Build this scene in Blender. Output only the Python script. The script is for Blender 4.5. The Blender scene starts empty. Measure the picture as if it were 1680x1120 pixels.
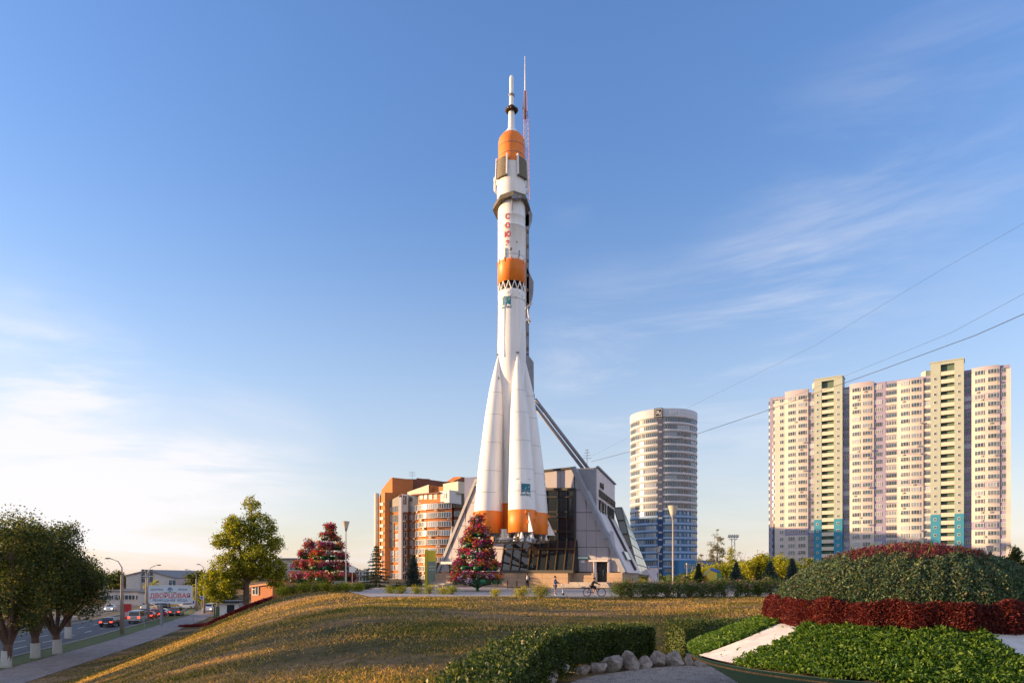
import bpy, bmesh, math, random
import numpy as np
from mathutils import Vector, Matrix

# ------------------------------------------------------------------ camera, sky, sun, exposure
SC = bpy.context.scene
SC.render.engine = 'CYCLES'
cam_d = bpy.data.cameras.new('camera'); cam = bpy.data.objects.new('camera', cam_d)
SC.collection.objects.link(cam); SC.camera = cam
cam.location = (0, 0, 0); cam.rotation_euler = (math.radians(90), 0, 0)
cam_d.lens = 24; cam_d.sensor_width = 36; cam_d.shift_y = 0.228
cam_d.clip_start = 0.1; cam_d.clip_end = 12000

SUN_EL = math.radians(7.0)
SUN_AZ = math.radians(-92.0)      # 0 = from behind the camera, -90 = from the left
SUN_DIR = Vector((math.sin(SUN_AZ) * math.cos(SUN_EL), -math.cos(SUN_AZ) * math.cos(SUN_EL), math.sin(SUN_EL)))
sd = bpy.data.lights.new('sun', 'SUN'); sd.energy = 5.0; sd.color = (1.0, 0.62, 0.30); sd.angle = math.radians(0.6)
sun = bpy.data.objects.new('sun', sd); SC.collection.objects.link(sun)
sun.rotation_euler = SUN_DIR.to_track_quat('Z', 'Y').to_euler()
SC.view_settings.view_transform = 'Standard'; SC.view_settings.look = 'None'
SC.view_settings.exposure = 1.05; SC.view_settings.gamma = 1.0; SC.view_settings.use_curve_mapping = False

W = bpy.data.worlds.new('World'); SC.world = W; W.use_nodes = True
def build_world():
    nt = W.node_tree; N = nt.nodes; L = nt.links; N.clear()
    out = N.new('ShaderNodeOutputWorld'); bg = N.new('ShaderNodeBackground'); bg.inputs['Strength'].default_value = 0.15
    sky = N.new('ShaderNodeTexSky'); sky.sky_type = 'NISHITA'; sky.sun_disc = False
    sky.sun_elevation = SUN_EL
    sky.sun_rotation = math.atan2(SUN_DIR.x, SUN_DIR.y)
    sky.altitude = 100; sky.air_density = 1.0; sky.dust_density = 0.6; sky.ozone_density = 1.6
    tc = N.new('ShaderNodeTexCoord'); sep = N.new('ShaderNodeSeparateXYZ'); L.new(tc.outputs['Generated'], sep.inputs[0])
    def mth(op, a, b=None, clamp=False):
        n = N.new('ShaderNodeMath'); n.operation = op; n.use_clamp = clamp
        for i, v in enumerate((a, b)):
            if v is None: continue
            if isinstance(v, (int, float)): n.inputs[i].default_value = v
            else: L.new(v, n.inputs[i])
        return n.outputs[0]
    def streaks(rot, sc, lo, hi, seed, dist=0.5):
        mp = N.new('ShaderNodeMapping'); L.new(tc.outputs['Generated'], mp.inputs[0])
        mp.inputs['Rotation'].default_value = (0, math.radians(rot), 0); mp.inputs['Scale'].default_value = sc; mp.inputs['Location'].default_value = (seed, seed * .7, seed * .3)
        nz = N.new('ShaderNodeTexNoise'); L.new(mp.outputs[0], nz.inputs['Vector']); nz.inputs['Scale'].default_value = 1.0; nz.inputs['Detail'].default_value = 9
        nz.inputs['Roughness'].default_value = 0.6; nz.inputs['Distortion'].default_value = dist
        mr = N.new('ShaderNodeMapRange'); mr.interpolation_type = 'SMOOTHSTEP'; mr.inputs['From Min'].default_value = lo; mr.inputs['From Max'].default_value = hi
        L.new(nz.outputs['Fac'], mr.inputs['Value']); return mr.outputs[0]
    def region(px, py, rad, amt):
        d = Vector(((px - 840) / 1120, 1, (943 - py) / 1120)).normalized(); v = N.new('ShaderNodeVectorMath'); v.operation = 'DISTANCE'; L.new(tc.outputs['Generated'], v.inputs[0]); v.inputs[1].default_value = d
        mr = N.new('ShaderNodeMapRange'); mr.interpolation_type = 'SMOOTHERSTEP'; mr.inputs['From Min'].default_value = rad; mr.inputs['From Max'].default_value = 0; mr.inputs['To Max'].default_value = amt; L.new(v.outputs['Value'], mr.inputs['Value']); return mr.outputs[0]
    def addall(l):
        o = l[0]
        for q in l[1:]: o = mth('ADD', o, q)
        return o
    sr = streaks(17, (2.0, 2.0, 12), .40, .70, 2.3); sl = streaks(-10, (2.6, 2.6, 14), .38, .66, 5.1); soft = streaks(8, (1.0, 1.0, 3.0), .30, .75, 9.4, .2)
    right = addall([region(1010, 630, .20, .55), region(1250, 580, .22, .75), region(1480, 470, .24, .12), region(1560, 190, .24, .10), region(935, 320, .05, .2), region(1380, 330, .2, .10)])
    left = addall([region(20, 690, .22, .8), region(250, 790, .20, .8), region(430, 770, .15, .35), region(60, 820, .2, .35)])
    lowz = N.new('ShaderNodeMapRange'); lowz.interpolation_type = 'SMOOTHSTEP'; lowz.inputs['From Min'].default_value = 0.17; lowz.inputs['From Max'].default_value = 0.02; lowz.inputs['To Max'].default_value = .8; L.new(sep.outputs['Z'], lowz.inputs['Value'])
    m = addall([mth('MULTIPLY', sr, right), mth('MULTIPLY', sl, left), mth('MULTIPLY', mth('MULTIPLY', soft, left), .5), mth('MULTIPLY', mth('MULTIPLY', sl, lowz.outputs[0]), .6)])
    # extra thin cloud added over the unseen sky behind the camera to brighten shade
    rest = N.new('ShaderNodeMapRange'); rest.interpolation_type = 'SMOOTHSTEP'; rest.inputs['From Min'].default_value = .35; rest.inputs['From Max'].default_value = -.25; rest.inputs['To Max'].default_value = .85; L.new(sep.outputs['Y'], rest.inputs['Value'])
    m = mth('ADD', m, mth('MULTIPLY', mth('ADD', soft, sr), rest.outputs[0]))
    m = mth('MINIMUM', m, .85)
    # thin veil toward the horizon (aerosol) so the sky pales near the ground
    veil = N.new('ShaderNodeMapRange'); veil.interpolation_type = 'SMOOTHERSTEP'
    veil.inputs['From Min'].default_value = 0.55; veil.inputs['From Max'].default_value = -0.02
    veil.inputs['To Max'].default_value = 0.42
    L.new(sep.outputs['Z'], veil.inputs['Value'])
    tint = N.new('ShaderNodeMix'); tint.data_type = 'RGBA'; tint.blend_type = 'MULTIPLY'; tint.inputs[0].default_value = 1
    L.new(sky.outputs[0], tint.inputs[6])
    ramp = N.new('ShaderNodeValToRGB'); L.new(sep.outputs['Z'], ramp.inputs[0]); e = ramp.color_ramp.elements
    e[0].position = 0; e[0].color = (.44, .36, .40, 1); e[1].position = .60; e[1].color = (.40, .49, .70, 1); k = e.new(.26); k.color = (.42, .46, .58, 1)
    dbl = N.new('ShaderNodeVectorMath'); dbl.operation = 'SCALE'; dbl.inputs['Scale'].default_value = 2; L.new(ramp.outputs[0], dbl.inputs[0]); L.new(dbl.outputs[0], tint.inputs[7])
    mx = N.new('ShaderNodeMix'); mx.data_type = 'RGBA'; L.new(veil.outputs[0], mx.inputs[0])
    L.new(tint.outputs[2], mx.inputs[6]); mx.inputs[7].default_value = (2.75, 2.75, 2.85, 1)
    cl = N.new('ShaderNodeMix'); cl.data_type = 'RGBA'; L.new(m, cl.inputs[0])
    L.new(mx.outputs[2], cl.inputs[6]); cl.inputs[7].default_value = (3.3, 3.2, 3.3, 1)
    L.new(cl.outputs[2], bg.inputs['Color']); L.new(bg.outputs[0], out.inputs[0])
build_world()

# ------------------------------------------------------------------ helpers
F, CX, HY = 1120.0, 840.0, 943.0
COL = SC.collection
R = random.Random(5)
RN = np.random.RandomState(11)
def P(px, py, d): return Vector(((px - CX) / F * d, d, (HY - py) / F * d))
def X(px, d): return (px - CX) / F * d
def lerp(a, b, t): return a + (b - a) * t
def tag(o, label=None, cat=None, group=None, kind=None, category=None):
    cat = cat or category
    if label: o['label'] = label
    if cat: o['category'] = cat
    if group: o['group'] = group
    if kind: o['kind'] = kind
    return o
def empty(name, loc=(0, 0, 0), rz=0, **kw):
    o = bpy.data.objects.new(name, None); COL.objects.link(o); o.location = loc; o.rotation_euler = (0, 0, rz)
    o.empty_display_size = .3
    return tag(o, **kw)
def inst(name, mesh, parent=None, loc=(0, 0, 0), rz=0, scale=None, **kw):
    o = bpy.data.objects.new(name, mesh); COL.objects.link(o); o.parent = parent; o.location = loc; o.rotation_euler = (0, 0, rz)
    if scale is not None: o.scale = scale
    return tag(o, **kw)
def copy_tree(o, parent=None):
    c = o.copy(); COL.objects.link(c); c.parent = parent
    for ch in list(o.children): copy_tree(ch, c)
    return c

MATS = {}
def M(name, col, rough=.75, var=0.0, vscale=2.0, bump=0.0, bscale=8.0, metal=0.0, spec=None, emit=None, estr=0.0, col2=None, stretch=None, objvar=0.0):
    if name in MATS: return MATS[name]
    m = bpy.data.materials.new(name); m.use_nodes = True; MATS[name] = m
    nt = m.node_tree; N = nt.nodes; L = nt.links; b = N['Principled BSDF']
    b.inputs['Base Color'].default_value = (*col, 1); b.inputs['Roughness'].default_value = rough; b.inputs['Metallic'].default_value = metal
    if spec is not None: b.inputs['Specular IOR Level'].default_value = spec
    if emit: b.inputs['Emission Color'].default_value = (*emit, 1); b.inputs['Emission Strength'].default_value = estr
    src = None
    if var or bump:
        tc = N.new('ShaderNodeTexCoord'); src = tc.outputs['Object']
        if stretch:
            mp = N.new('ShaderNodeMapping'); mp.inputs['Scale'].default_value = stretch; L.new(src, mp.inputs[0]); src = mp.outputs[0]
    outc = None
    if var:
        nz = N.new('ShaderNodeTexNoise'); nz.inputs['Scale'].default_value = vscale; nz.inputs['Detail'].default_value = 6; nz.inputs['Roughness'].default_value = .6
        L.new(src, nz.inputs['Vector'])
        mr = N.new('ShaderNodeMapRange'); mr.inputs['From Min'].default_value = .32; mr.inputs['From Max'].default_value = .68; L.new(nz.outputs['Fac'], mr.inputs['Value'])
        mx = N.new('ShaderNodeMix'); mx.data_type = 'RGBA'; L.new(mr.outputs[0], mx.inputs[0])
        c2 = col2 if col2 else tuple(min(1, c * (1 + var)) for c in col)
        mx.inputs[6].default_value = (*[c * (1 - var) for c in col], 1); mx.inputs[7].default_value = (*c2, 1)
        outc = mx.outputs[2]
        rr = N.new('ShaderNodeMapRange'); rr.inputs['To Min'].default_value = max(0.02, rough - .08); rr.inputs['To Max'].default_value = min(1, rough + .1)
        L.new(nz.outputs['Fac'], rr.inputs['Value']); L.new(rr.outputs[0], b.inputs['Roughness'])
    if objvar:
        oi = N.new('ShaderNodeObjectInfo'); hs = N.new('ShaderNodeHueSaturation')
        mr = N.new('ShaderNodeMapRange'); mr.inputs['To Min'].default_value = 1 - objvar; mr.inputs['To Max'].default_value = 1 + objvar
        L.new(oi.outputs['Random'], mr.inputs['Value']); L.new(mr.outputs[0], hs.inputs['Value'])
        if outc: L.new(outc, hs.inputs['Color'])
        else: hs.inputs['Color'].default_value = (*col, 1)
        outc = hs.outputs[0]
    if outc: L.new(outc, b.inputs['Base Color'])
    if bump:
        nb = N.new('ShaderNodeTexNoise'); nb.inputs['Scale'].default_value = bscale; nb.inputs['Detail'].default_value = 8; L.new(src, nb.inputs['Vector'])
        bp = N.new('ShaderNodeBump'); bp.inputs['Strength'].default_value = bump; bp.inputs['Distance'].default_value = 0.05
        L.new(nb.outputs['Fac'], bp.inputs['Height']); L.new(bp.outputs[0], b.inputs['Normal'])
    return m
def LEAF(name, cols, trans=.35, rough=.55):
    """foliage or petals: every leaf (mesh island) takes one of the colours; thin enough to let light through"""
    if name in MATS: return MATS[name]
    m = bpy.data.materials.new(name); m.use_nodes = True; MATS[name] = m
    nt = m.node_tree; N = nt.nodes; L = nt.links; b = N['Principled BSDF']; b.inputs['Roughness'].default_value = rough
    b.inputs['Specular IOR Level'].default_value = .3
    g = N.new('ShaderNodeNewGeometry'); cr = N.new('ShaderNodeValToRGB'); L.new(g.outputs['Random Per Island'], cr.inputs[0])
    e = cr.color_ramp.elements; n = len(cols)
    while len(e) < n: e.new(.5)
    cr.color_ramp.interpolation = 'CONSTANT' if n > 4 else 'LINEAR'
    for i, c in enumerate(cols): e[i].position = i / n if n > 4 else i / max(1, n - 1); e[i].color = (*c, 1)
    L.new(cr.outputs[0], b.inputs['Base Color'])
    tr = N.new('ShaderNodeBsdfTranslucent'); hs = N.new('ShaderNodeHueSaturation'); hs.inputs['Value'].default_value = 1.5; hs.inputs['Saturation'].default_value = 1.1
    L.new(cr.outputs[0], hs.inputs['Color']); L.new(hs.outputs[0], tr.inputs[0])
    mx = N.new('ShaderNodeMixShader'); mx.inputs[0].default_value = trans
    L.new(b.outputs[0], mx.inputs[1]); L.new(tr.outputs[0], mx.inputs[2]); L.new(mx.outputs[0], N['Material Output'].inputs[0])
    return m

class MB:
    """collects shapes into one mesh"""
    def __init__(s, off=(0, 0, 0)): s.v = []; s.f = []; s.mi = []; s.sm = []; s.cur = 0; s.smooth = False; s.off = Vector(off)
    def m(s, i, smooth=False): s.cur = i; s.smooth = smooth; return s
    def add(s, vs, fs):
        b = len(s.v); s.v += [tuple(Vector(v) - s.off) for v in vs]
        for f in fs: s.f.append([b + i for i in f]); s.mi.append(s.cur); s.sm.append(s.smooth)
        return s
    def box(s, c, size, rz=0, mat=None):
        hx, hy, hz = [a / 2 for a in size]; vs = [Vector((x, y, z)) for z in (-hz, hz) for x, y in ((-hx, -hy), (hx, -hy), (hx, hy), (-hx, hy))]
        if rz: rm = Matrix.Rotation(rz, 3, 'Z'); vs = [rm @ v for v in vs]
        if mat: vs = [mat @ v for v in vs]
        return s.add([v + Vector(c) for v in vs], [(3, 2, 1, 0), (4, 5, 6, 7), (0, 1, 5, 4), (1, 2, 6, 5), (2, 3, 7, 6), (3, 0, 4, 7)])
    def quad(s, *p): return s.add(p, [tuple(range(len(p)))])
    def prism(s, poly, ext):
        """polygon of 3-D points extruded by a vector"""
        n = len(poly); e = Vector(ext); a = [Vector(p) for p in poly]
        return s.add(a + [p + e for p in a], [tuple(range(n)), tuple(range(2 * n - 1, n - 1, -1))] + [((i + 1) % n, i, n + i, n + (i + 1) % n) for i in range(n)])
    def tube(s, pts, rad, n=8, cap=True):
        pts = [Vector(p) for p in pts]; rr = rad if isinstance(rad, (list, tuple)) else [rad] * len(pts)
        rings = []; up = Vector((0.13, 0.27, .95))
        for i, p in enumerate(pts):
            t = (pts[min(i + 1, len(pts) - 1)] - pts[max(i - 1, 0)]).normalized()
            a = t.cross(up)
            if a.length < .05: a = t.cross(Vector((1, 0, 0)))
            a.normalize(); b = t.cross(a)
            rings.append([p + (a * math.cos(2 * math.pi * k / n) + b * math.sin(2 * math.pi * k / n)) * rr[i] for k in range(n)])
        vs = [v for r_ in rings for v in r_]; fs = []
        for i in range(len(pts) - 1):
            for k in range(n): fs.append((i * n + k, i * n + (k + 1) % n, (i + 1) * n + (k + 1) % n, (i + 1) * n + k))
        if cap: fs += [tuple(range(n - 1, -1, -1)), tuple(range((len(pts) - 1) * n, len(pts) * n))]
        return s.add(vs, fs)
    def bar(s, a, b, w, h=None):
        """square bar between two points"""
        h = h or w; a = Vector(a); b = Vector(b); t = (b - a).normalized(); q = t.cross(Vector((0, 0, 1)))
        if q.length < .02: q = Vector((1, 0, 0))
        q.normalize(); r = q.cross(t); cs = [q * x * w / 2 + r * y * h / 2 for x, y in ((-1, -1), (1, -1), (1, 1), (-1, 1))]
        return s.add([a + c for c in cs] + [b + c for c in cs], [(3, 2, 1, 0), (4, 5, 6, 7), (0, 1, 5, 4), (1, 2, 6, 5), (2, 3, 7, 6), (3, 0, 4, 7)])
    def lathe(s, prof, n=32, c=(0, 0, 0), a0=0.0, a1=2 * math.pi, tilt=None):
        full = abs(a1 - a0 - 2 * math.pi) < 1e-5; k = n if full else n + 1; vs = []
        for r, z in prof:
            for i in range(k):
                a = a0 + (a1 - a0) * i / n; v = Vector((r * math.sin(a), -r * math.cos(a), z))
                if tilt: v = tilt @ v
                vs.append(v + Vector(c))
        fs = []
        for j in range(len(prof) - 1):
            for i in range(n):
                i2 = (i + 1) % k; fs.append((j * k + i, j * k + i2, (j + 1) * k + i2, (j + 1) * k + i))
        return s.add(vs, fs)
    def sphere(s, c, r, n=12, mm=8, sc=(1, 1, 1)):
        pr = [(math.sin(math.pi * j / mm) * r, -math.cos(math.pi * j / mm) * r * sc[2]) for j in range(mm + 1)]
        b = len(s.v); s.lathe(pr, n, (0, 0, 0))
        for i in range(b, len(s.v)):
            v = Vector(s.v[i]) + s.off; s.v[i] = tuple(Vector((v.x * sc[0], v.y * sc[1], v.z)) + Vector(c) - s.off)
        return s
    def mesh(s, name, mats):
        me = bpy.data.meshes.new(name); me.from_pydata(s.v, [], s.f)
        for m_ in (mats if isinstance(mats, (list, tuple)) else [mats]): me.materials.append(m_)
        me.polygons.foreach_set('material_index', s.mi); me.polygons.foreach_set('use_smooth', s.sm)
        me.update(); return me
    def build(s, name, mats, parent=None, loc=(0, 0, 0), rz=0, **kw):
        return inst(name, s.mesh(name, mats), parent, loc, rz, **kw)

def npmesh(name, verts, nper, mat, smooth=False):
    """verts (N*nper,3): N polygons of nper corners each, nothing shared"""
    nv = len(verts); n = nv // nper; me = bpy.data.meshes.new(name)
    me.vertices.add(nv); me.vertices.foreach_set('co', np.asarray(verts, dtype=np.float32).ravel())
    me.loops.add(nv); me.loops.foreach_set('vertex_index', np.arange(nv, dtype=np.int32))
    me.polygons.add(n); me.polygons.foreach_set('loop_start', np.arange(0, nv, nper, dtype=np.int32))
    me.polygons.foreach_set('loop_total', np.full(n, nper, dtype=np.int32))
    for m_ in (mat if isinstance(mat, (list, tuple)) else [mat]): me.materials.append(m_)
    me.update(calc_edges=True); return me
def unit(a): return a / (np.linalg.norm(a, axis=1, keepdims=True) + 1e-9)
def leaves(pts, size, aspect=.5, axis=None, jit=1.0, szvar=.4, fold=.0):
    """diamond leaf quads at pts; axis = preferred long direction (N,3)"""
    pts = np.asarray(pts, dtype=float); n = len(pts); a = RN.normal(size=(n, 3))
    if axis is not None: a = np.asarray(axis) + a * jit
    a = unit(a); b = unit(np.cross(a, RN.normal(size=(n, 3)))); s = (size * (1 + (RN.rand(n, 1) * 2 - 1) * szvar))
    base = pts; q = np.stack([base - a * s * .5, base + b * s * .5 * aspect + a * s * .08, base + a * s * .5, base - b * s * .5 * aspect + a * s * .08], axis=1)
    return q.reshape(-1, 3)
def blob_points(blobs, n, clump=.35, per=45, shell=.45):
    """n points in clumps through a set of ellipsoids [(cx,cy,cz,rx,ry,rz)]"""
    bl = np.array(blobs, dtype=float); w = np.prod(bl[:, 3:], axis=1) ** .75; w /= w.sum()
    nc = max(6, n // per); idx = RN.choice(len(bl), nc, p=w); d = unit(RN.normal(size=(nc, 3))); r = shell + (1 - shell) * RN.rand(nc, 1) ** .6
    cc = bl[idx, :3] + d * r * bl[idx, 3:]
    ci = RN.randint(0, nc, n); cs = clump * (0.6 + .8 * RN.rand(nc, 1))
    pts = cc[ci] + RN.normal(size=(n, 3)) * cs[ci] * np.array([1, 1, .7])
    return pts, cc

def polymesh(name, xs, ys, zf, mat):
    """regular sheet over xs x ys with height zf(x,y)"""
    nx, ny = len(xs), len(ys); vs = [(x, y, zf(x, y)) for y in ys for x in xs]
    fs = [(j * nx + i, j * nx + i + 1, (j + 1) * nx + i + 1, (j + 1) * nx + i) for j in range(ny - 1) for i in range(nx - 1)]
    me = bpy.data.meshes.new(name); me.from_pydata(vs, [], fs); me.materials.append(mat); me.polygons.foreach_set('use_smooth', [True] * len(fs)); me.update(); return me

def ray_ground(px, py, T_, d0=12, d1=300):
    d = d0
    while d < d1:
        if (HY - py) / F * d < T_(X(px, d), d): return (X(px, d), d)
        d += .25
    return (X(px, d1), d1)
class Fac:
    """a vertical plane in the world through (px0 at distance d0), turned by yaw: positive yaw faces left"""
    def __init__(s, px0, d0, yaw):
        s.o = Vector((X(px0, d0), d0, 0)); a = math.radians(yaw); s.e = Vector((math.cos(a), -math.sin(a), 0)); s.n = Vector((-math.sin(a), -math.cos(a), 0)); s.rz = -a
    def u(s, px):
        m = (px - CX) / F; return (m * s.o.y - s.o.x) / (s.e.x - m * s.e.y)
    def shifted(s, out): f = Fac.__new__(Fac); f.o = s.o + s.n * out; f.e = s.e; f.n = s.n; f.rz = s.rz; return f
    def at(s, px, py, out=0.0):
        q = s.o + s.e * s.u(px); z = (HY - py) / F * q.y; return Vector((q.x, q.y, z)) + s.n * out
    def uz(s, u, z, out=0.0): q = s.o + s.e * u + s.n * out; return Vector((q.x, q.y, z))

def text_mesh(txt, size, mat, depth=.02, align='CENTER', bold=0.0, squash=1.0):
    cu = bpy.data.curves.new('lettering', 'FONT'); cu.body = txt; cu.size = size; cu.extrude = depth; cu.align_x = align; cu.align_y = 'CENTER'; cu.offset = bold
    o = bpy.data.objects.new('lettering', cu); COL.objects.link(o); dg = bpy.context.evaluated_depsgraph_get()
    me = bpy.data.meshes.new_from_object(o.evaluated_get(dg)); bpy.data.objects.remove(o); bpy.data.curves.remove(cu)
    me.materials.clear(); me.materials.append(mat)
    # stand the text up: x right, z up, facing -Y
    for v in me.vertices: x, y, z = v.co; v.co = (x * squash, -z, y)
    return me

# ------------------------------------------------------------------ materials
m_white = M('white_paint', (.82, .81, .81), .42, .10, 1.6, .10, 3, stretch=(1, 1, .10))
m_white2 = M('white_panel', (.80, .79, .78), .6, .05, 1.5)
m_orange = M('orange_paint', (.82, .215, .02), .5, .14, 1.5, .05, 4, stretch=(1, 1, .3))
m_greymetal = M('grey_steel', (.25, .26, .30), .5, .12, 2)
m_clad = M('grey_cladding', (.35, .34, .38), .55, .05, .6, stretch=(1, 1, .4))
m_cladl = M('light_cladding', (.60, .54, .56), .5, .04, .6)
m_black = M('black_metal', (.02, .02, .022), .45)
m_glass = M('dark_glass', (.018, .026, .034), .03, spec=.9)
m_glassb = M('blue_glass', (.05, .08, .11), .08, spec=.9, objvar=.5)
m_curt = M('curtained_pane', (.22, .25, .29), .15, spec=.8, objvar=.7)
m_frame = M('white_frame', (.75, .75, .74), .5)
m_bronze = M('bronze_mullion', (.16, .10, .05), .4, metal=.4)
m_stone = M('plinth_stone', (.36, .25, .17), .7, .12, 1.2, .2, 3)
m_bark = M('bark', (.13, .10, .075), .9, .35, 3, .8, 9, stretch=(2, 2, .5))
m_wash = M('whitewash', (.42, .42, .40), .85, .12, 6, .4, 14)
m_red = M('red_letter_paint', (.72, .02, .012), .5)
m_teal = M('teal_emblem', (.01, .16, .24), .5)
m_conc = M('concrete', (.34, .33, .31), .85, .15, 2, .3, 12)
m_asph = M('asphalt', (.085, .085, .09), .85, .25, .7, .3, 40, objvar=0)
m_line = M('road_paint', (.72, .72, .70), .7, .15, 3)
m_green = M('green_enamel', (.012, .12, .055), .35)
m_soil = M('soil', (.05, .035, .025), .95, .3, 4, .6, 12)
m_lampglass = M('lamp_glass', (.55, .50, .42), .12, spec=.8)
m_pole = M('lamp_pole_paint', (.42, .38, .34), .5, .1, 3)
# ------------------------------------------------------------------ terrain
FY = [-60, -20, 20, 49, 82, 134, 200, 400, 3500]; FX = [-22, -26, -30.5, -35, -43, -58, -82, -165, -1300]
def foot(y): return float(np.interp(y, FY, FX))
BC = (5.5, 9.5)       # flower bowl centre
def T(x, y):
    f = foot(y); w = float(np.interp(y, [0, 14, 45, 62, 90, 300], [32, 30, 24, 21, 26.5, 28]))
    top = float(np.interp(y, [14, 46, 70], [-1.92, -1.5, -1.38])); t = max(0., min(1., (x - f) / w)); t = t * t * (3 - 2 * t)
    z = -7.8 + (top + 7.8) * t
    if x > f + 3 and y < 60: z += .10 * math.sin(x * .31 + y * .12) * math.sin(y * .23 + 1) * t * (1 if y < 44 else max(0, (48 - y) / 4))
    rr = math.hypot(x - BC[0], y - BC[1])
    if rr < 8: k = min(1, max(0, (8 - rr) / 2.2)); z = lerp(z, -1.9, k * k * (3 - 2 * k))
    return z
def axis(lo, hi, step, far):
    a = list(np.arange(lo, hi + 1e-6, step)); s = step; b = []; x = hi
    while x < far: s *= 1.35; x += s; b.append(x)
    s = step; x = lo; c = []
    while x > -far: s *= 1.35; x -= s; c.append(x)
    return c[::-1] + a + b
def grass_mat():
    m = bpy.data.materials.new('lawn'); m.use_nodes = True; nt = m.node_tree; N = nt.nodes; L = nt.links; b = N['Principled BSDF']; b.inputs['Roughness'].default_value = .95
    b.inputs['Specular IOR Level'].default_value = .1
    tc = N.new('ShaderNodeTexCoord')
    def nz(s, d=6, st=None):
        n = N.new('ShaderNodeTexNoise'); n.inputs['Scale'].default_value = s; n.inputs['Detail'].default_value = d; n.inputs['Roughness'].default_value = .65
        src = tc.outputs['Object']
        if st: mp = N.new('ShaderNodeMapping'); mp.inputs['Scale'].default_value = st; L.new(src, mp.inputs[0]); src = mp.outputs[0]
        L.new(src, n.inputs['Vector']); return n.outputs['Fac']
    r1 = N.new('ShaderNodeValToRGB'); L.new(nz(.16, 10, (.6, 1.5, 1)), r1.inputs[0]); e = r1.color_ramp.elements
    e[0].position = .36; e[0].color = (.05, .06, .02, 1); e[1].position = .60; e[1].color = (.32, .20, .11, 1); k = e.new(.49); k.color = (.16, .115, .055, 1)
    r2 = N.new('ShaderNodeValToRGB'); L.new(nz(2.2, 8), r2.inputs[0]); e = r2.color_ramp.elements
    e[0].position = .35; e[0].color = (.45, .45, .45, 1); e[1].position = .68; e[1].color = (1.25, 1.2, 1.1, 1)
    mx = N.new('ShaderNodeMix'); mx.data_type = 'RGBA'; mx.blend_type = 'MULTIPLY'; mx.inputs[0].default_value = .8; L.new(r1.outputs[0], mx.inputs[6]); L.new(r2.outputs[0], mx.inputs[7])
    L.new(mx.outputs[2], b.inputs['Base Color'])
    bp = N.new('ShaderNodeBump'); bp.inputs['Strength'].default_value = .9; bp.inputs['Distance'].default_value = .12
    L.new(nz(5, 8), bp.inputs['Height']); L.new(bp.outputs[0], b.inputs['Normal'])
    return m
m_lawn = grass_mat()
xs = axis(-72, 40, 1.0, 4000); ys = axis(-6, 96, 1.0, 5000)
inst('ground', polymesh('ground', xs, ys, T, m_lawn), kind='structure')

def strip(name, left, right, ys_, mat, dz, nx=6, **kw):
    """draped sheet between two x(y) edges"""
    vs = []; 
    for y in ys_:
        a, b = left(y), right(y)
        for i in range(nx + 1):
            x = lerp(a, b, i / nx); vs.append((x, y, T(x, y) + dz))
    k = nx + 1; fs = [(j * k + i, j * k + i + 1, (j + 1) * k + i + 1, (j + 1) * k + i) for j in range(len(ys_) - 1) for i in range(nx)]
    me = bpy.data.meshes.new(name); me.from_pydata(vs, [], fs); me.materials.append(mat); me.update()
    kw.setdefault('kind', 'structure'); return inst(name, me, **kw)
yr = list(np.arange(-10, 230, 4.0))
# footpath of small grey pavers
def paver_mat():
    m = bpy.data.materials.new('paver'); m.use_nodes = True; nt = m.node_tree; N = nt.nodes; L = nt.links; b = N['Principled BSDF']; b.inputs['Roughness'].default_value = .85
    tc = N.new('ShaderNodeTexCoord'); mp = N.new('ShaderNodeMapping'); mp.inputs['Rotation'].default_value = (0, 0, .28); L.new(tc.outputs['Object'], mp.inputs[0])
    br = N.new('ShaderNodeTexBrick'); br.inputs['Scale'].default_value = 1; br.inputs['Brick Width'].default_value = .4; br.inputs['Row Height'].default_value = .2; br.inputs['Mortar Size'].default_value = .012
    br.inputs['Color1'].default_value = (.33, .28, .26, 1); br.inputs['Color2'].default_value = (.23, .195, .185, 1); br.inputs['Mortar'].default_value = (.07, .06, .055, 1); L.new(mp.outputs[0], br.inputs[0])
    nz = N.new('ShaderNodeTexNoise'); nz.inputs['Scale'].default_value = .6; nz.inputs['Detail'].default_value = 7; L.new(tc.outputs['Object'], nz.inputs[0])
    mr = N.new('ShaderNodeMapRange'); mr.inputs['To Min'].default_value = .6; mr.inputs['To Max'].default_value = 1.35; L.new(nz.outputs['Fac'], mr.inputs[0])
    mx = N.new('ShaderNodeVectorMath'); mx.operation = 'SCALE'; L.new(br.outputs['Color'], mx.inputs[0]); L.new(mr.outputs[0], mx.inputs['Scale']); L.new(mx.outputs[0], b.inputs['Base Color'])
    bp = N.new('ShaderNodeBump'); bp.inputs['Strength'].default_value = .4; bp.inputs['Distance'].default_value = .01; L.new(br.outputs['Fac'], bp.inputs['Height']); bp.invert = True; L.new(bp.outputs[0], b.inputs['Normal'])
    return m
m_paver = paver_mat()
strip('footpath', lambda y: foot(y) - 5.2, lambda y: foot(y) - .2, yr, m_paver, .03)
strip('road', lambda y: foot(y) - 19, lambda y: foot(y) - 8.6, yr, m_asph, .015)
strip('road', lambda y: foot(y) - 34, lambda y: foot(y) - 22.4, yr, m_asph, .015)
strip('crossroad', lambda y: -150, lambda y: foot(y) - 5.3, list(np.arange(150, 171, 4.0)), m_asph, .028, 10)
for a, b, col in ((-8.62, -8.42, 'r'), (-19.2, -19.0, 'l'), (-22.4, -22.2, 'l')):
    mb = MB()
    for i in range(len(yr) - 1):
        y0, y1 = yr[i], yr[i + 1]; q = [(foot(y0) + a, y0), (foot(y0) + b, y0), (foot(y1) + b, y1), (foot(y1) + a, y1)]
        mb.prism([(x, y, -7.84) for x, y in q], (0, 0, .19))
    mb.build('kerb', m_conc, kind='structure')
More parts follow.
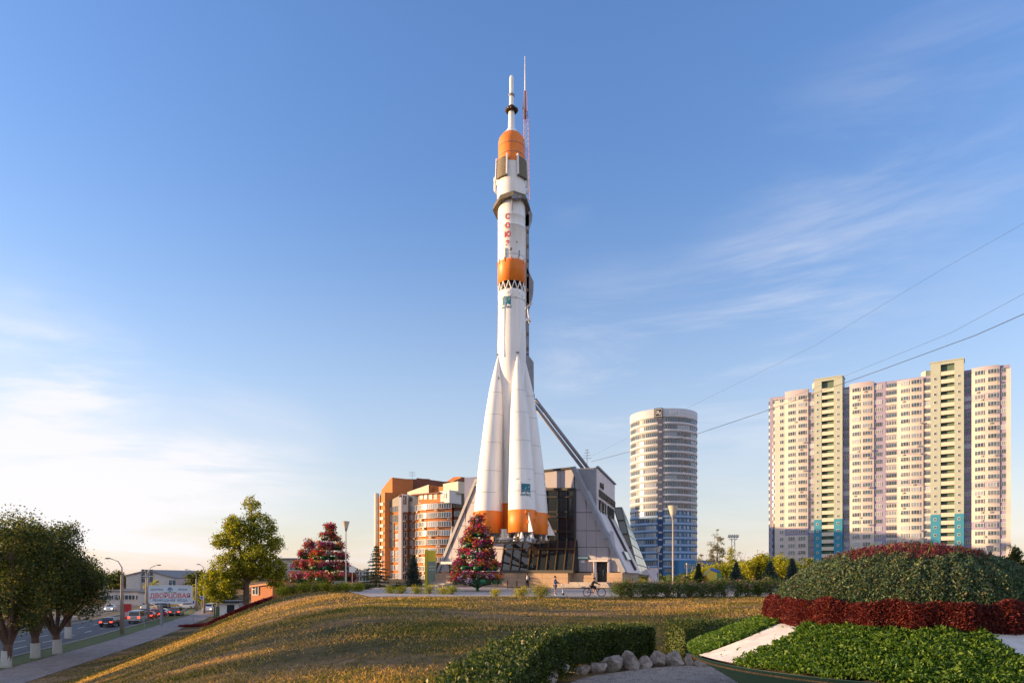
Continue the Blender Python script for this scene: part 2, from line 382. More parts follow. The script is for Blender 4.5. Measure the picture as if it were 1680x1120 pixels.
mb = MB()
for k in (-12.1, -15.5, -26.2, -30.2):
    y = 30
    while y < 148:
        for j in range(1):
            y1 = y + 3; mb.quad((foot(y) + k, y, -7.781), (foot(y) + k + .14, y, -7.781), (foot(y1) + k + .14, y1, -7.781), (foot(y1) + k, y1, -7.781))
        y += 7
mb.build('lane_marking', m_line, kind='structure')
strip('verge', lambda y: foot(y) - 8.42, lambda y: foot(y) - 5.2, yr, M('verge_grass', (.06, .10, .02), .95, .45, 2.5, .8, 6, col2=(.14, .16, .04)), .05, 3)
strip('median', lambda y: foot(y) - 22.2, lambda y: foot(y) - 19.2, yr, M('median_grass', (.10, .085, .045), .95, .45, 1.5, .8, 6), .10, 3)
# plaza
m_plaza = M('plaza_paving', (.40, .36, .34), .75, .1, .5, .1, 6)
def slabs(m):
    nt = m.node_tree; N = nt.nodes; L = nt.links; b = N['Principled BSDF']; tc = N.new('ShaderNodeTexCoord'); br = N.new('ShaderNodeTexBrick'); br.offset = 0; br.inputs['Scale'].default_value = 1; br.inputs['Brick Width'].default_value = 1.0; br.inputs['Row Height'].default_value = 1.0; br.inputs['Mortar Size'].default_value = .02
    br.inputs['Color1'].default_value = (1, 1, 1, 1); br.inputs['Color2'].default_value = (.86, .84, .82, 1); br.inputs['Mortar'].default_value = (.5, .48, .45, 1); L.new(tc.outputs['Object'], br.inputs[0])
    old = b.inputs['Base Color'].links[0].from_socket; mx = N.new('ShaderNodeMix'); mx.data_type = 'RGBA'; mx.blend_type = 'MULTIPLY'; mx.inputs[0].default_value = 1; L.new(old, mx.inputs[6]); L.new(br.outputs['Color'], mx.inputs[7]); L.new(mx.outputs[2], b.inputs['Base Color'])
slabs(m_plaza)
strip('plaza', lambda y: float(np.interp(y, [46, 60, 84], [-9.5, -14.5, -24])), lambda y: 46, [46.6, 50, 55, 60, 65, 75, 84, 96, 110], m_plaza, .03, 12)
mb = MB(); mb.box((18.2, 46.5, -1.49), (55, .18, .12)); mb.build('kerb', m_conc, kind='structure')
strip('car_park', lambda y: 46, lambda y: 330, [60, 90, 140, 200, 235], M('car_park_asphalt', (.10, .10, .105), .85, .15, .5), .02, 12)
# gravel around the bowl
mb = MB(); n = 72
mb.add([(BC[0], BC[1], -1.885)] + [(BC[0] + 5.15 * (1 + .012 * math.sin(5 * k)) * math.cos(2 * math.pi * k / n), BC[1] + 5.15 * math.sin(2 * math.pi * k / n), -1.885) for k in range(n)], [(0, 1 + k, 1 + (k + 1) % n) for k in range(n)])
mb.build('gravel_path', M('gravel', (.36, .30, .26), .95, .35, 5, 1.0, 45, stretch=(1, 1, 1)), kind='structure')
pts = []
for k in range(26000):
    r = 5.05 * math.sqrt(R.random()); a = R.random() * 6.283; x, y = BC[0] + r * math.cos(a), BC[1] + r * math.sin(a)
    if y > 8 and x < 7 and math.hypot(x - BC[0], y - BC[1]) > 2.0: pts.append((x, y, -1.882))
p = np.array(pts); n = len(p); s = .012 + .012 * RN.rand(n, 1, 1)
base = np.array([[1, 0, -.3], [-.5, .87, -.3], [-.5, -.87, -.3], [0, 0, .6]]); ang = RN.rand(n) * 6.28
rot = np.stack([np.stack([np.cos(ang), -np.sin(ang), 0 * ang], 1), np.stack([np.sin(ang), np.cos(ang), 0 * ang], 1), np.stack([0 * ang, 0 * ang, 1 + 0 * ang], 1)], 1)
tv = np.einsum('nij,kj->nki', rot, base) * s + p[:, None, :]
me = npmesh('pebbles', tv[:, [0, 1, 3, 1, 2, 3, 2, 0, 3]].reshape(-1, 3), 3, M('pebble', (.34, .29, .25), .9, .3, 30, col2=(.55, .48, .43)))
inst('pebbles', me, kind='stuff', label='loose brown pebbles scattered over the gravel path around the flower bowl', category='gravel')

# ------------------------------------------------------------------ lawn grass (blades, uncountable)
def blades():
    n0 = 420000; y = 11 + 74 * RN.rand(n0) ** 1.9; px = RN.rand(n0) * 1500 - 20; x = (px - CX) / F * y
    rr = np.hypot(x - BC[0], y - BC[1]); keep = (rr > 5.5) & (x < 45) & ((y < 46.2) | (x < np.interp(y, [46, 60, 84], [-9.6, -14.6, -24]))) & (x > np.array([foot(v) for v in y]) + .3); x = x[keep]; y = y[keep]
    dens = .35 + .65 * np.sin(x * .55 + 1.3 * np.sin(y * .4)) * np.sin(y * .5 + 1.7 * np.sin(x * .23)); keep = RN.rand(len(x)) < np.clip(.22 + .8 * dens, .12, 1); x = x[keep]; y = y[keep]
    z = np.array([T(a, b) for a, b in zip(x, y)]); n = len(x); h = (.02 + .035 * RN.rand(n) + .07 * (RN.rand(n) > .99)) * (1 + y / 50); a = RN.rand(n) * 6.28
    w = .008 * (1 + y / 13); dx, dy = np.cos(a) * w, np.sin(a) * w; lx, ly = RN.normal(size=n) * h * .8, RN.normal(size=n) * h * .8
    q = np.stack([np.stack([x - dx, y - dy, z - .01], 1), np.stack([x + dx, y + dy, z - .01], 1), np.stack([x + lx, y + ly, z + h], 1)], 1)
    pn = np.sin(x * .42 + 2.1 * np.sin(y * .31 + .6)) * np.sin(y * .55 + 1.9 * np.sin(x * .27)) + .6 * np.sin(x * 1.3 + y * .7) * np.sin(y * 1.7 - x * .4) + RN.normal(size=n) * .55
    return q, pn
q_, pn_ = blades()
for sel, nm, lab, cols in ((pn_ < .05, 'green_grass', 'greener patches of short grass on the sloping lawn', [(.05, .07, .014), (.13, .13, .025), (.28, .22, .05)]), (pn_ >= .05, 'dry_grass', 'dry straw coloured patches of grass on the sloping lawn', [(.22, .13, .045), (.46, .29, .085), (.62, .42, .14)])):
    inst(nm, npmesh(nm, q_[sel].reshape(-1, 3), 3, LEAF(nm + '_blade', cols, .42, .8)), kind='stuff', label=lab, category='grass')

# ------------------------------------------------------------------ trees and shrubs
m_leafdark = LEAF('dark_leaf', [(.022, .045, .013), (.055, .08, .02), (.16, .15, .03)], .42)
m_leafmid = LEAF('mid_leaf', [(.05, .09, .014), (.19, .22, .022), (.42, .37, .035)], .45)
m_leafyel = LEAF('yellow_green_leaf', [(.09, .13, .015), (.30, .31, .025), (.46, .40, .035)], .45)
m_leafpale = LEAF('pale_leaf', [(.12, .12, .06), (.22, .19, .10), (.15, .17, .06)], .4)
m_needle = LEAF('blue_needle', [(.016, .04, .032), (.035, .065, .055), (.055, .085, .075)], .1)
m_needleg = LEAF('green_needle', [(.016, .038, .016), (.04, .062, .022), (.07, .08, .03)], .15)
def auto_blobs(rx, ry, rz, cz, n, k=.42, seed=0):
    q = random.Random(seed); out = [(0, 0, cz, rx * .62, ry * .62, rz * .7)]
    for i in range(n):
        a = q.random() * 6.283; t = q.uniform(-.85, .95); rr = math.sqrt(1 - t * t); f = q.uniform(.62, .82); s = q.uniform(.75, 1.2) * k
        out.append((rx * rr * math.cos(a) * f, ry * rr * math.sin(a) * f, cz + rz * t * f, rx * s, ry * s, rz * s * .8))
    return out
def tree(name, label, cat, base, trunk_h, trunk_r, blobs, n, lsize, mat, group=None, wash=0, forks=3, bark=None, clump=.4, seed=1, lean=(0, 0), shell=.45, bare_r=.012):
    q = random.Random(seed); root = empty(name, base, label=label, cat=cat, group=group); bark = bark or m_bark
    pts, cc = blob_points(blobs, n, clump, 40, shell)
    inst('crown', npmesh('crown', leaves(pts, lsize, .55), 4, mat), root)
    mb = MB().m(0, True); top = Vector((lean[0], lean[1], trunk_h))
    mb.tube([(0, 0, -.3), (0, 0, .25), top * .55, top], [trunk_r * 1.35, trunk_r * 1.05, trunk_r * .95, trunk_r * .9], 10)
    bl = [Vector(b[:3]) for b in blobs]; mids = []
    for i, b in enumerate(bl[:12]):
        s = top * q.uniform(.72, 1.0) if forks else top; mid = s.lerp(b, .5) + Vector((q.uniform(-.3, .3), q.uniform(-.3, .3), q.uniform(.0, .5))); r = trunk_r * q.uniform(.38, .55)
        mb.tube([s, s.lerp(mid, .5) + Vector((0, 0, .05)), mid, b], [r, r * .85, r * .6, r * .3], 7, False); mids += [mid, b]
    for c in cc[RN.choice(len(cc), min(len(cc), 90), replace=False)]:
        c = Vector(c); m_ = min(mids, key=lambda v: (v - c).length); k = m_.lerp(c, .5) + Vector((q.uniform(-.2, .2), q.uniform(-.2, .2), .15)); mb.tube([m_, k, c], [trunk_r * .14, trunk_r * .09, bare_r], 4, False)
    mb.build('trunk', bark, root)
    if wash: mb = MB().m(0, True); mb.tube([(0, 0, -.05), (0, 0, .25), (top.x * .2, top.y * .2, wash)], [trunk_r * 1.3 + .02, trunk_r * 1.08 + .02, trunk_r * 1.0 + .02], 12); mb.build('whitewash_band', m_wash, root)
    return root
def spruce(name, label, base, h, r, mat, group=None, n=5200, lsize=.22, seed=1, gap=.55, droop=.25, cat='spruce', low=.04):
    q = random.Random(seed); root = empty(name, base, label=label, cat=cat, group=group); pts = []; ax = []; mb = MB(); mb.tube([(0, 0, -.2), (0, 0, h * .95)], [h * .022 + .03, .02], 7)
    z = h * low; 
    while z < h * .98:
        L_ = r * (1 - z / h) ** .85 * q.uniform(.85, 1.1) + .08; k = max(4, int(7 + 4 * (1 - z / h))); off = q.random() * 6.28
        for j in range(k):
            a = off + 6.283 * j / k + q.uniform(-.2, .2); l = L_ * q.uniform(.75, 1.1); dz = -droop * l + .1 * l; e = Vector((math.cos(a) * l, math.sin(a) * l, z + dz))
            mb.tube([(0, 0, z), e], [.02 + .012 * l, .006], 4, False); m = max(4, int(l / r * 22))
            for i in range(m):
                t = .12 + .9 * (i + q.random()) / m; w = .28 * l * (1.1 - t) + .05; sd = q.uniform(-1, 1) * w
                pts.append((math.cos(a) * l * t - math.sin(a) * sd, math.sin(a) * l * t + math.cos(a) * sd, z + dz * t - abs(sd) * .25 + q.uniform(-.05, .03)))
                ax.append((math.cos(a) - math.sin(a) * sd * 2, math.sin(a) + math.cos(a) * sd * 2, -.2))
        z += gap * q.uniform(.35, .5) * (1.0 if z < h * .7 else .7)
    P_ = np.array(pts); A = unit(np.array(ax)); P_ = np.repeat(P_, 4, 0) + RN.normal(size=(len(P_) * 4, 3)) * lsize * .28; A = np.repeat(A, 4, 0)
    inst('crown', npmesh('crown', leaves(P_, lsize, .28, A, .45), 4, mat), root); mb.build('trunk', m_bark, root); return root
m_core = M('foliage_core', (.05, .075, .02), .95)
def shrub(name, label, base, r, h, n, lsize, mat, group=None, blossom=None, nb=0, seed=1, cat='shrub', squash=1.0, stems=7):
    q = random.Random(seed); root = empty(name, base, label=label, cat=cat, group=group)
    bl = [(q.uniform(-.5, .5) * r, q.uniform(-.45, .45) * r * squash, h * q.uniform(.35, .62), r * q.uniform(.4, .6), r * squash * q.uniform(.4, .6), h * q.uniform(.32, .45)) for _ in range(6)]
    pts, cc = blob_points(bl, n, .10 + .12 * r, 25, .5); pts[:, 2] = np.abs(pts[:, 2]); ax = pts - np.array([0, 0, h * .1])
    inst('foliage', npmesh('foliage', leaves(pts, lsize, .42, unit(ax), .8), 4, mat), root)
    mb = MB()
    for c in cc[:stems * 3]: mb.tube([(q.uniform(-.1, .1), q.uniform(-.1, .1), -.05), (c[0] * .5, c[1] * .5, c[2] * .6), tuple(c)], [.018, .012, .005], 4, False)
    mb.build('stem', m_bark, root)
    if blossom:
        d = unit(RN.normal(size=(nb, 3))); d[:, 2] = np.abs(d[:, 2]) * .9 + .1; b = np.array(bl)[RN.randint(0, 6, nb)]; c = b[:, :3] + d * b[:, 3:] * 1.12
        pp = np.repeat(c, 7, 0) + RN.normal(size=(nb * 7, 3)) * .035; inst('blossom', npmesh('blossom', leaves(pp, lsize * .75, .9), 4, blossom), root)
    return root
# ------------------------------------------------------------------ museum
def museum():
    RL = Vector((5, 77, -1.5)); root = empty('museum_building', RL, label='grey wedge-shaped museum building with slanted walls and tall dark glazing behind the rocket', cat='museum')
    FR = Fac(845, 78, 32); E = Vector((4.1, 14.4, 0)); B_ = -FR.n
    def put(fac, px, mat, name, out=0.0, depth=.5, label=None):
        mb = MB(RL); mb.prism([fac.at(x, y, out) for x, y in px], -fac.n * depth); return mb.build(name, mat, root, label=label)
    def topy(x): return lerp(784, 767, (x - 783) / 159.)
    # structural bodies behind the cladding
    mb = MB(RL); f = [FR.at(862, topy(862)), FR.at(942, 767), FR.at(1024, 939), FR.at(862, 938)]; mb.prism([p + B_ * 1.0 for p in f], E); mb.build('wall', m_cladl, root, label='pale slanted side wall')
    mb = MB(RL); f = [FR.at(719, 938), FR.at(783, 784), FR.at(864, topy(864)), FR.at(864, 938)]; mb.prism([p + B_ * .98 for p in f], (3.5, 13, 0)); mb.build('wall', m_clad, root)
    g = .03
    def cell(p, mat=m_clad, depth=.93):
        p = [FR.at(*q) for q in p]; c = sum(p, Vector()) / len(p); p = [q + (c - q).normalized() * g for q in p]; mb = MB(RL); mb.prism(p, B_ * depth); mb.build('cladding_panel', mat, root)
    def edge(y): return 942 + (y - 767) * (82 / 171.)
    def ledge(y): return 783 - (y - 784) * (64 / 154.)
    for a, b in ((845, 869), (869, 894), (894, 919), (919, 942)): cell([(a, topy(a)), (b, topy(b)), (b, 802), (a, 802)])
    rows = [767, 803, 840, 870, 897, 918, 937.5]
    for i, (a, b) in enumerate(zip(rows, rows[1:])):
        for x0, x1 in ((943.5, 962), (962, 978), (978, 1000), (1000, 1030)):
            xa, xb = min(edge(a), x1), min(edge(b), x1)
            if xb <= x0 + 1 or (x0 == 978 and i == 5): continue
            cell([(x0, a), (max(xa, x0 + .3), a), (xb, b), (x0, b)])
    rows = [786, 824, 862, 900, 937.5]
    for a, b in zip(rows, rows[1:]):
        for x0, x1 in ((719, 741), (741, 763), (763, 784), (784, 805), (805, 825), (825, 845)):
            xa = max(x0, ledge(a)); xb = max(x0, ledge(b))
            if xb >= x1 - .5 or (b > 900 and x0 > 815): continue
            xa = min(xa, x1 - .3); cell([(xa, topy(max(xa, 783)) if a == 786 else a), (x1, topy(x1) if a == 786 and x1 > 783 else (a if a != 786 else 785)), (x1, b), (xb, b)])
    # dark upper block with the name wall on its right side
    c0 = FR.at(942, 767) + Vector((2.35, -.25, 0)); zt = FR.at(942, 767).z
    p0 = FR.at(936, 768) + B_ * .5; pl = [Vector((p0.x, p0.y, 0)), Vector((c0.x, c0.y, 0)), Vector((c0.x + 4.1, c0.y + 14.4, 0)), Vector((3.5, 90, 0))]
    mb = MB(RL); mb.prism([Vector((v.x, v.y, 3.2)) for v in pl], (0, 0, zt - 3.2)); mb.build('wall', m_greymetal, root, label='dark grey upper block of the museum')
    sdir = Vector((4.1, 14.4, 0)).normalized(); sn = Vector((sdir.y, -sdir.x, 0)); srz = math.atan2(sdir.y, sdir.x); b0 = Vector((c0.x, c0.y, 0))
    def side(s, z, o=0.0): return b0 + sdir * s + sn * o + Vector((0, 0, z))
    for k in range(4):
        s0, s1 = .05 + k * 3.7, 3.65 + k * 3.7
        MB(RL).prism([side(s0, zt - .1), side(s0, zt - 3.4), side(s1, zt - 3.4), side(s1, zt - .1)], sn * .12).build('cladding_panel', m_cladl, root)
        MB(RL).prism([side(s0, zt - 3.45), side(s0, zt - 7.4), side(s1, zt - 7.4), side(s1, zt - 3.45)], sn * .10).build('cladding_panel', m_cladl, root)
    MB(RL).prism([side(0, zt), side(14.9, zt), side(14.9, zt + .16), side(0, zt + .16)], sn * .3).build('roof_edge', m_greymetal, root)
    for txt, s, z, sz in (('МУЗЕЙ', 3.0, zt - 1.7, .75), ('САМАРА КОСМИЧЕСКАЯ', 7.7, zt - 2.7, 1.1)):
        inst('lettering', text_mesh(txt, sz, m_black, .04), root, side(s, z, .2) - RL, srz)
    for s, zc, pm in ((3.5, zt - 4.6, m_lampglass), (10.2, zt - 4.6, m_glassb)):  # pale pane carries the warm reflected light in its colour
        mb = MB(); mb.m(0)
        for x_ in (-2.2, -.5, .5, 2.2): mb.box((x_, 0, 0), (.16, .2, 2.3))
        mb.box((0, 0, 1.15), (4.6, .2, .16)); mb.box((0, 0, -1.15), (4.6, .2, .16)); mb.box((0, 0, .2), (1.0, .2, .14)); mb.m(1).box((0, .04, 0), (4.5, .05, 2.25)); mb.build('window', [m_black, pm], root, side(s, zc, .2) - RL, srz)
    # edges
    MB(RL).bar(FR.at(942, 767, .2), FR.at(1025, 939, .2), .38, .5).build('edge_beam', m_greymetal, root)
    MB(RL).bar(FR.at(783, 785, .12), FR.at(719, 938, .12), .2, .35).build('edge_beam', m_greymetal, root)
    MB(RL).bar(FR.at(783, 784, .1), FR.at(942, 767, .1), .25, .2).build('roof_edge', m_black, root)
    mb = MB(RL); mb.prism([P(762, 783, 90), P(800, 781, 90), P(800, 940, 90), P(722, 938, 90), P(762, 850, 90)], (0, 1, 0)); mb.build('wall', m_cladl, root)
    def slope(s, t, o=0.0):
        a = FR.at(942, 767) + B_; b = FR.at(1024, 938) + B_; return a.lerp(b, t) + E * s
    MB(RL).prism([slope(.45, .42), slope(.50, .42), slope(.60, .98), slope(.55, .98)], Vector((.22, 0, .1))).build('slot_window', m_black, root)
    MB(RL).prism([slope(.25, .80), slope(.5, .80), slope(.5, .88), slope(.25, .88)], Vector((.22, 0, .1))).build('slot_window', m_glass, root)
    # upper glazing
    MB(RL).prism([FR.at(845, 802, -.45), FR.at(943, 802, -.45), FR.at(943, 938, -.45), FR.at(820, 938, -.45), FR.at(820, 886, -.45), FR.at(845, 886, -.45)], B_ * .3).build('wall', m_black, root, label='black backing of the glazed front')
    vx = [846, 862, 879, 895.5, 915, 929.5, 942.5]; hy = [804, 814.6, 839, 847, 871, 896.5]
    for i in range(len(vx) - 1):
        for j in range(len(hy) - 1):
            o = -.16; w = [R.uniform(-.012, .012) for _ in range(4)]
            MB(RL).prism([FR.at(vx[i] + .3, hy[j] + .3, o + w[0]), FR.at(vx[i + 1] - .3, hy[j] + .3, o + w[1]), FR.at(vx[i + 1] - .3, hy[j + 1] - .3, o + w[2]), FR.at(vx[i] + .3, hy[j + 1] - .3, o + w[3])], B_ * .04).build('pane', m_glass, root)
    for x_ in vx: MB(RL).bar(FR.at(x_, 803, -.08), FR.at(x_, 898, -.08), .08, .14).build('mullion', m_black, root)
    for y_ in hy: MB(RL).bar(FR.at(845.5, y_, -.06), FR.at(942.5, y_, -.06), .14, .30 if y_ == 871 else .08).build('transom', m_black, root)
    MB(RL).bar(FR.at(943.4, 801, .05), FR.at(943.4, 938, .05), .22, .26).bar(FR.at(846, 802, .05), FR.at(943, 802, .05), .26, .26).build('glazing_frame', m_black, root)
    # canted lower bay, leaning out toward the bottom
    OUT = 1.25; FB = FR.shifted(OUT); n = 8; FT = FR.shifted(.12)
    def gb(i, t, o=0.0): a = FB.at(lerp(822, 940, i / n), 936); b = FT.at(lerp(829, 945, i / n), 886); return a.lerp(b, t) + FR.n * o
    for i in range(n):
        for t0, t1 in ((0, .72), (.72, 1.0)):
            w = R.uniform(-.015, .015); MB(RL).prism([gb(i + .03, t0, w), gb(i + .97, t0, -w), gb(i + .97, t1, w), gb(i + .03, t1)], B_ * .05).build('pane', m_glass, root)
    for i in range(n + 1): MB(RL).bar(gb(i, -.01, .06), gb(i, 1.05, .06), .11, .18).build('mullion', m_bronze, root)
    MB(RL).bar(gb(0, .72, .04), gb(n, .72, .04), .12, .12).build('transom', m_bronze, root)
    MB(RL).bar(gb(0, -.02, .05), gb(n, -.02, .05) + FR.e * .2, .5, .30).build('sill', m_black, root)
    MB(RL).prism([gb(n, 0), gb(n, 1), gb(n, 1) + B_ * .3, gb(n, 0) + B_ * 1.3], FR.e * .12).build('glazing_frame', m_black, root)
    MB(RL).prism([gb(0, 0), gb(0, 1), gb(0, 1) + B_ * .3, gb(0, 0) + B_ * 1.3], FR.e * -.12).build('glazing_frame', m_black, root)
    # plinth in stone courses
    ztop = FR.at(942, 938).z - .05
    def plinth(a, b, rows_=3, zt_=ztop):
        a = Vector((a.x, a.y, 0)); b = Vector((b.x, b.y, 0)); d = b - a; k = max(1, int(d.length / 2.4)); hh = (zt_ + 1.5) / rows_; nn = Vector((d.y, -d.x, 0)).normalized()
        for r in range(rows_):
            for i in range(k):
                q0 = a + d * (i / k) + d.normalized() * .01; q1 = a + d * ((i + 1) / k) - d.normalized() * .01; z = -1.5 + r * hh; n_ = nn * (.03 * R.random())
                MB(RL).prism([Vector((q0.x, q0.y, z)) + n_, Vector((q1.x, q1.y, z)) + n_, Vector((q1.x, q1.y, z + hh - .015)) + n_, Vector((q0.x, q0.y, z + hh - .015)) + n_], nn * -.6).build('stone_course', m_stone, root)
    plinth(FR.at(718, 938, .5), FR.at(822, 938, .5)); plinth(FR.at(822, 938, 1.45), FR.at(942, 938, 1.45)); plinth(FR.at(942, 938, .6), FR.at(978, 938, .6)); plinth(FR.at(999.5, 938, .6), FR.at(1025, 938, .6)); e0 = FR.at(1025, 938, .4); plinth(e0, e0 + Vector((4.6, 16.2, 0))); plinth(FR.at(942, 938, 1.45), FR.at(942, 938, .4))
    mb = MB(RL); q = [FR.at(718, 938, .3), FR.at(822, 938, .3), FR.at(822, 938, 1.15), FR.at(942, 938, 1.15), FR.at(942, 938, .3), FR.at(979, 938, .3), FR.at(979, 938, -1.2), FR.at(999, 938, -1.2), FR.at(999, 938, .3), FR.at(1024, 938, .2)]; q = [Vector((v.x, v.y, -1.5)) for v in q]; q += [q[-1] + Vector((4, 14, 0)), q[0] + Vector((4, 14, 0))]; mb.prism(q, (0, 0, ztop + 1.48)); mb.build('plinth', m_conc, root)
    # entrance
    o = .22
    MB(RL).bar(FR.at(977.5, 953, o), FR.at(977.5, 920, o), .28, .5).bar(FR.at(1000.3, 953, o), FR.at(1000.3, 920, o), .2, .5).build('entrance_frame', m_cladl, root)
    MB(RL).bar(FR.at(970, 919.5, o), FR.at(1001, 919.5, o), .9, .16).build('canopy', m_cladl, root)
    door = put(FR, [(979, 921), (999, 921), (999, 954), (979, 954)], m_black, 'door', -.2, .1)
    for a, b in ((981, 988), (990, 997)): MB(RL).prism([FR.at(a, 924, -.15), FR.at(b, 924, -.15), FR.at(b, 942, -.15), FR.at(a, 942, -.15)], B_ * .03).build('door_pane', m_glass, door)
    MB(RL).tube([FR.at(989, 934, -.08), FR.at(989, 943, -.08)], .03, 6).build('handle', m_greymetal, door)
    zs = FR.at(989, 954).z
    for k in range(4):
        a, b = FR.at(945 - 6 * k, 938, .0), FR.at(1006 + 4 * k, 938, .0); z = zs - .02 - .14 * k; p_ = [Vector((v.x, v.y, z)) for v in (a + FR.n * (1.6 + .4 * k), b + FR.n * (1.6 + .4 * k), b, a)]
        MB(RL).prism(p_, (0, 0, -.135)).build('step', m_plaza, root)
    for k in range(3):
        a, b = FR.at(724, 938), FR.at(770, 938); z = -.75 - .2 * k; p_ = [Vector((v.x, v.y, z)) for v in (a + FR.n * (1.6 + .4 * k), b + FR.n * (1.6 + .4 * k), b, a)]; MB(RL).prism(p_, (0, 0, -.19)).build('step', m_plaza, root)
    # left service porch and lamp
    MB(RL).prism([FR.at(733, 921, 1.2), FR.at(752, 921, 1.2), FR.at(752, 925, 1.2), FR.at(733, 925, 1.2)], B_ * 1.3).build('canopy', m_cladl, root); put(FR, [(737, 926), (745, 926), (745, 951), (737, 951)], m_black, 'door', .05, .1)
    gs = M('green_sign', (.02, .30, .20), .5)
    put(FR, [(947, 912), (966, 912), (966, 917), (947, 917)], gs, 'sign_plate', .06, .05); put(FR, [(948, 913), (965, 913), (965, 916), (948, 916)], m_frame, 'sign_plate', .09, .03); put(FR, [(953, 918.5), (959, 918.5), (959, 922.5), (953, 922.5)], m_frame, 'sign_plate', .06, .05)
    for px in (754, 999): mb = MB(RL); a = FR.at(px, 882, .4); s = -1 if px > 900 else 1; mb.tube([FR.at(px, 918, .12), FR.at(px, 885, .2), a, a + Vector((.5 * s, -.3, 0))], .045, 6); mb.box(a + Vector((.6 * s, -.3, 0)), (.45, .22, .12)); mb.build('wall_lamp', m_greymetal, root)
    # glass wedge at the right
    q = .88; A = P(1006, 832, 100 * q); A2 = P(1019.5, 831, 100 * q); B = P(1048, 942, 100 * q); B2 = P(1039, 942, 100 * q); C = P(1066, 944, 120 * q); D = P(1024, 841, 104 * q)
    MB(RL).prism([A, A2, B, B2], (.5, 2.2, 0)).build('wall', m_black, root, label='dark framed nose of the glass wedge')
    for k in range(5):
        t0, t1 = k / 5 + .012, (k + 1) / 5 - .012; a_ = A.lerp(B2, t0); b_ = A2.lerp(B, t0); c_ = A2.lerp(B, t1); d_ = A.lerp(B2, t1); o_ = Vector((0, -.06, 0))
        MB(RL).prism([a_.lerp(b_, .1) + o_, b_.lerp(a_, .1) + o_, c_.lerp(d_, .1) + o_, d_.lerp(c_, .1) + o_], (0, .04, 0)).build('pane', m_glassb if k < 2 else m_glass, root)
    m_gp = M('pale_glass', (.22, .28, .28), .12, spec=.8)
    for k in range(7):
        for j in range(3):
            t0, t1 = k / 7 + .008, (k + 1) / 7 - .008; l0, l1 = A2.lerp(B, t0), D.lerp(C, t0); k0, k1 = A2.lerp(B, t1), D.lerp(C, t1); u0, u1 = j / 3 + .01, (j + 1) / 3 - .01
            MB(RL).prism([l0.lerp(l1, u0), k0.lerp(k1, u0), k0.lerp(k1, u1), l0.lerp(l1, u1)], (.08, 0, .06)).build('pane', m_gp, root)
    MB(RL).prism([A2, B, C, D], (-.3, .1, -.15)).build('glazing_frame', m_black, root)
    mb = MB(RL); a = P(963, 767, 82); mb.tube([a, a + Vector((0, 0, 2.2))], .045, 5)
    for k in range(4): mb.tube([a + Vector((-.55 + .1 * k, 0, 1.1 + .34 * k)), a + Vector((.55 - .1 * k, .2, 1.2 + .34 * k))], .025, 4)
    mb.build('antenna', m_greymetal, root)
    return root
museum()

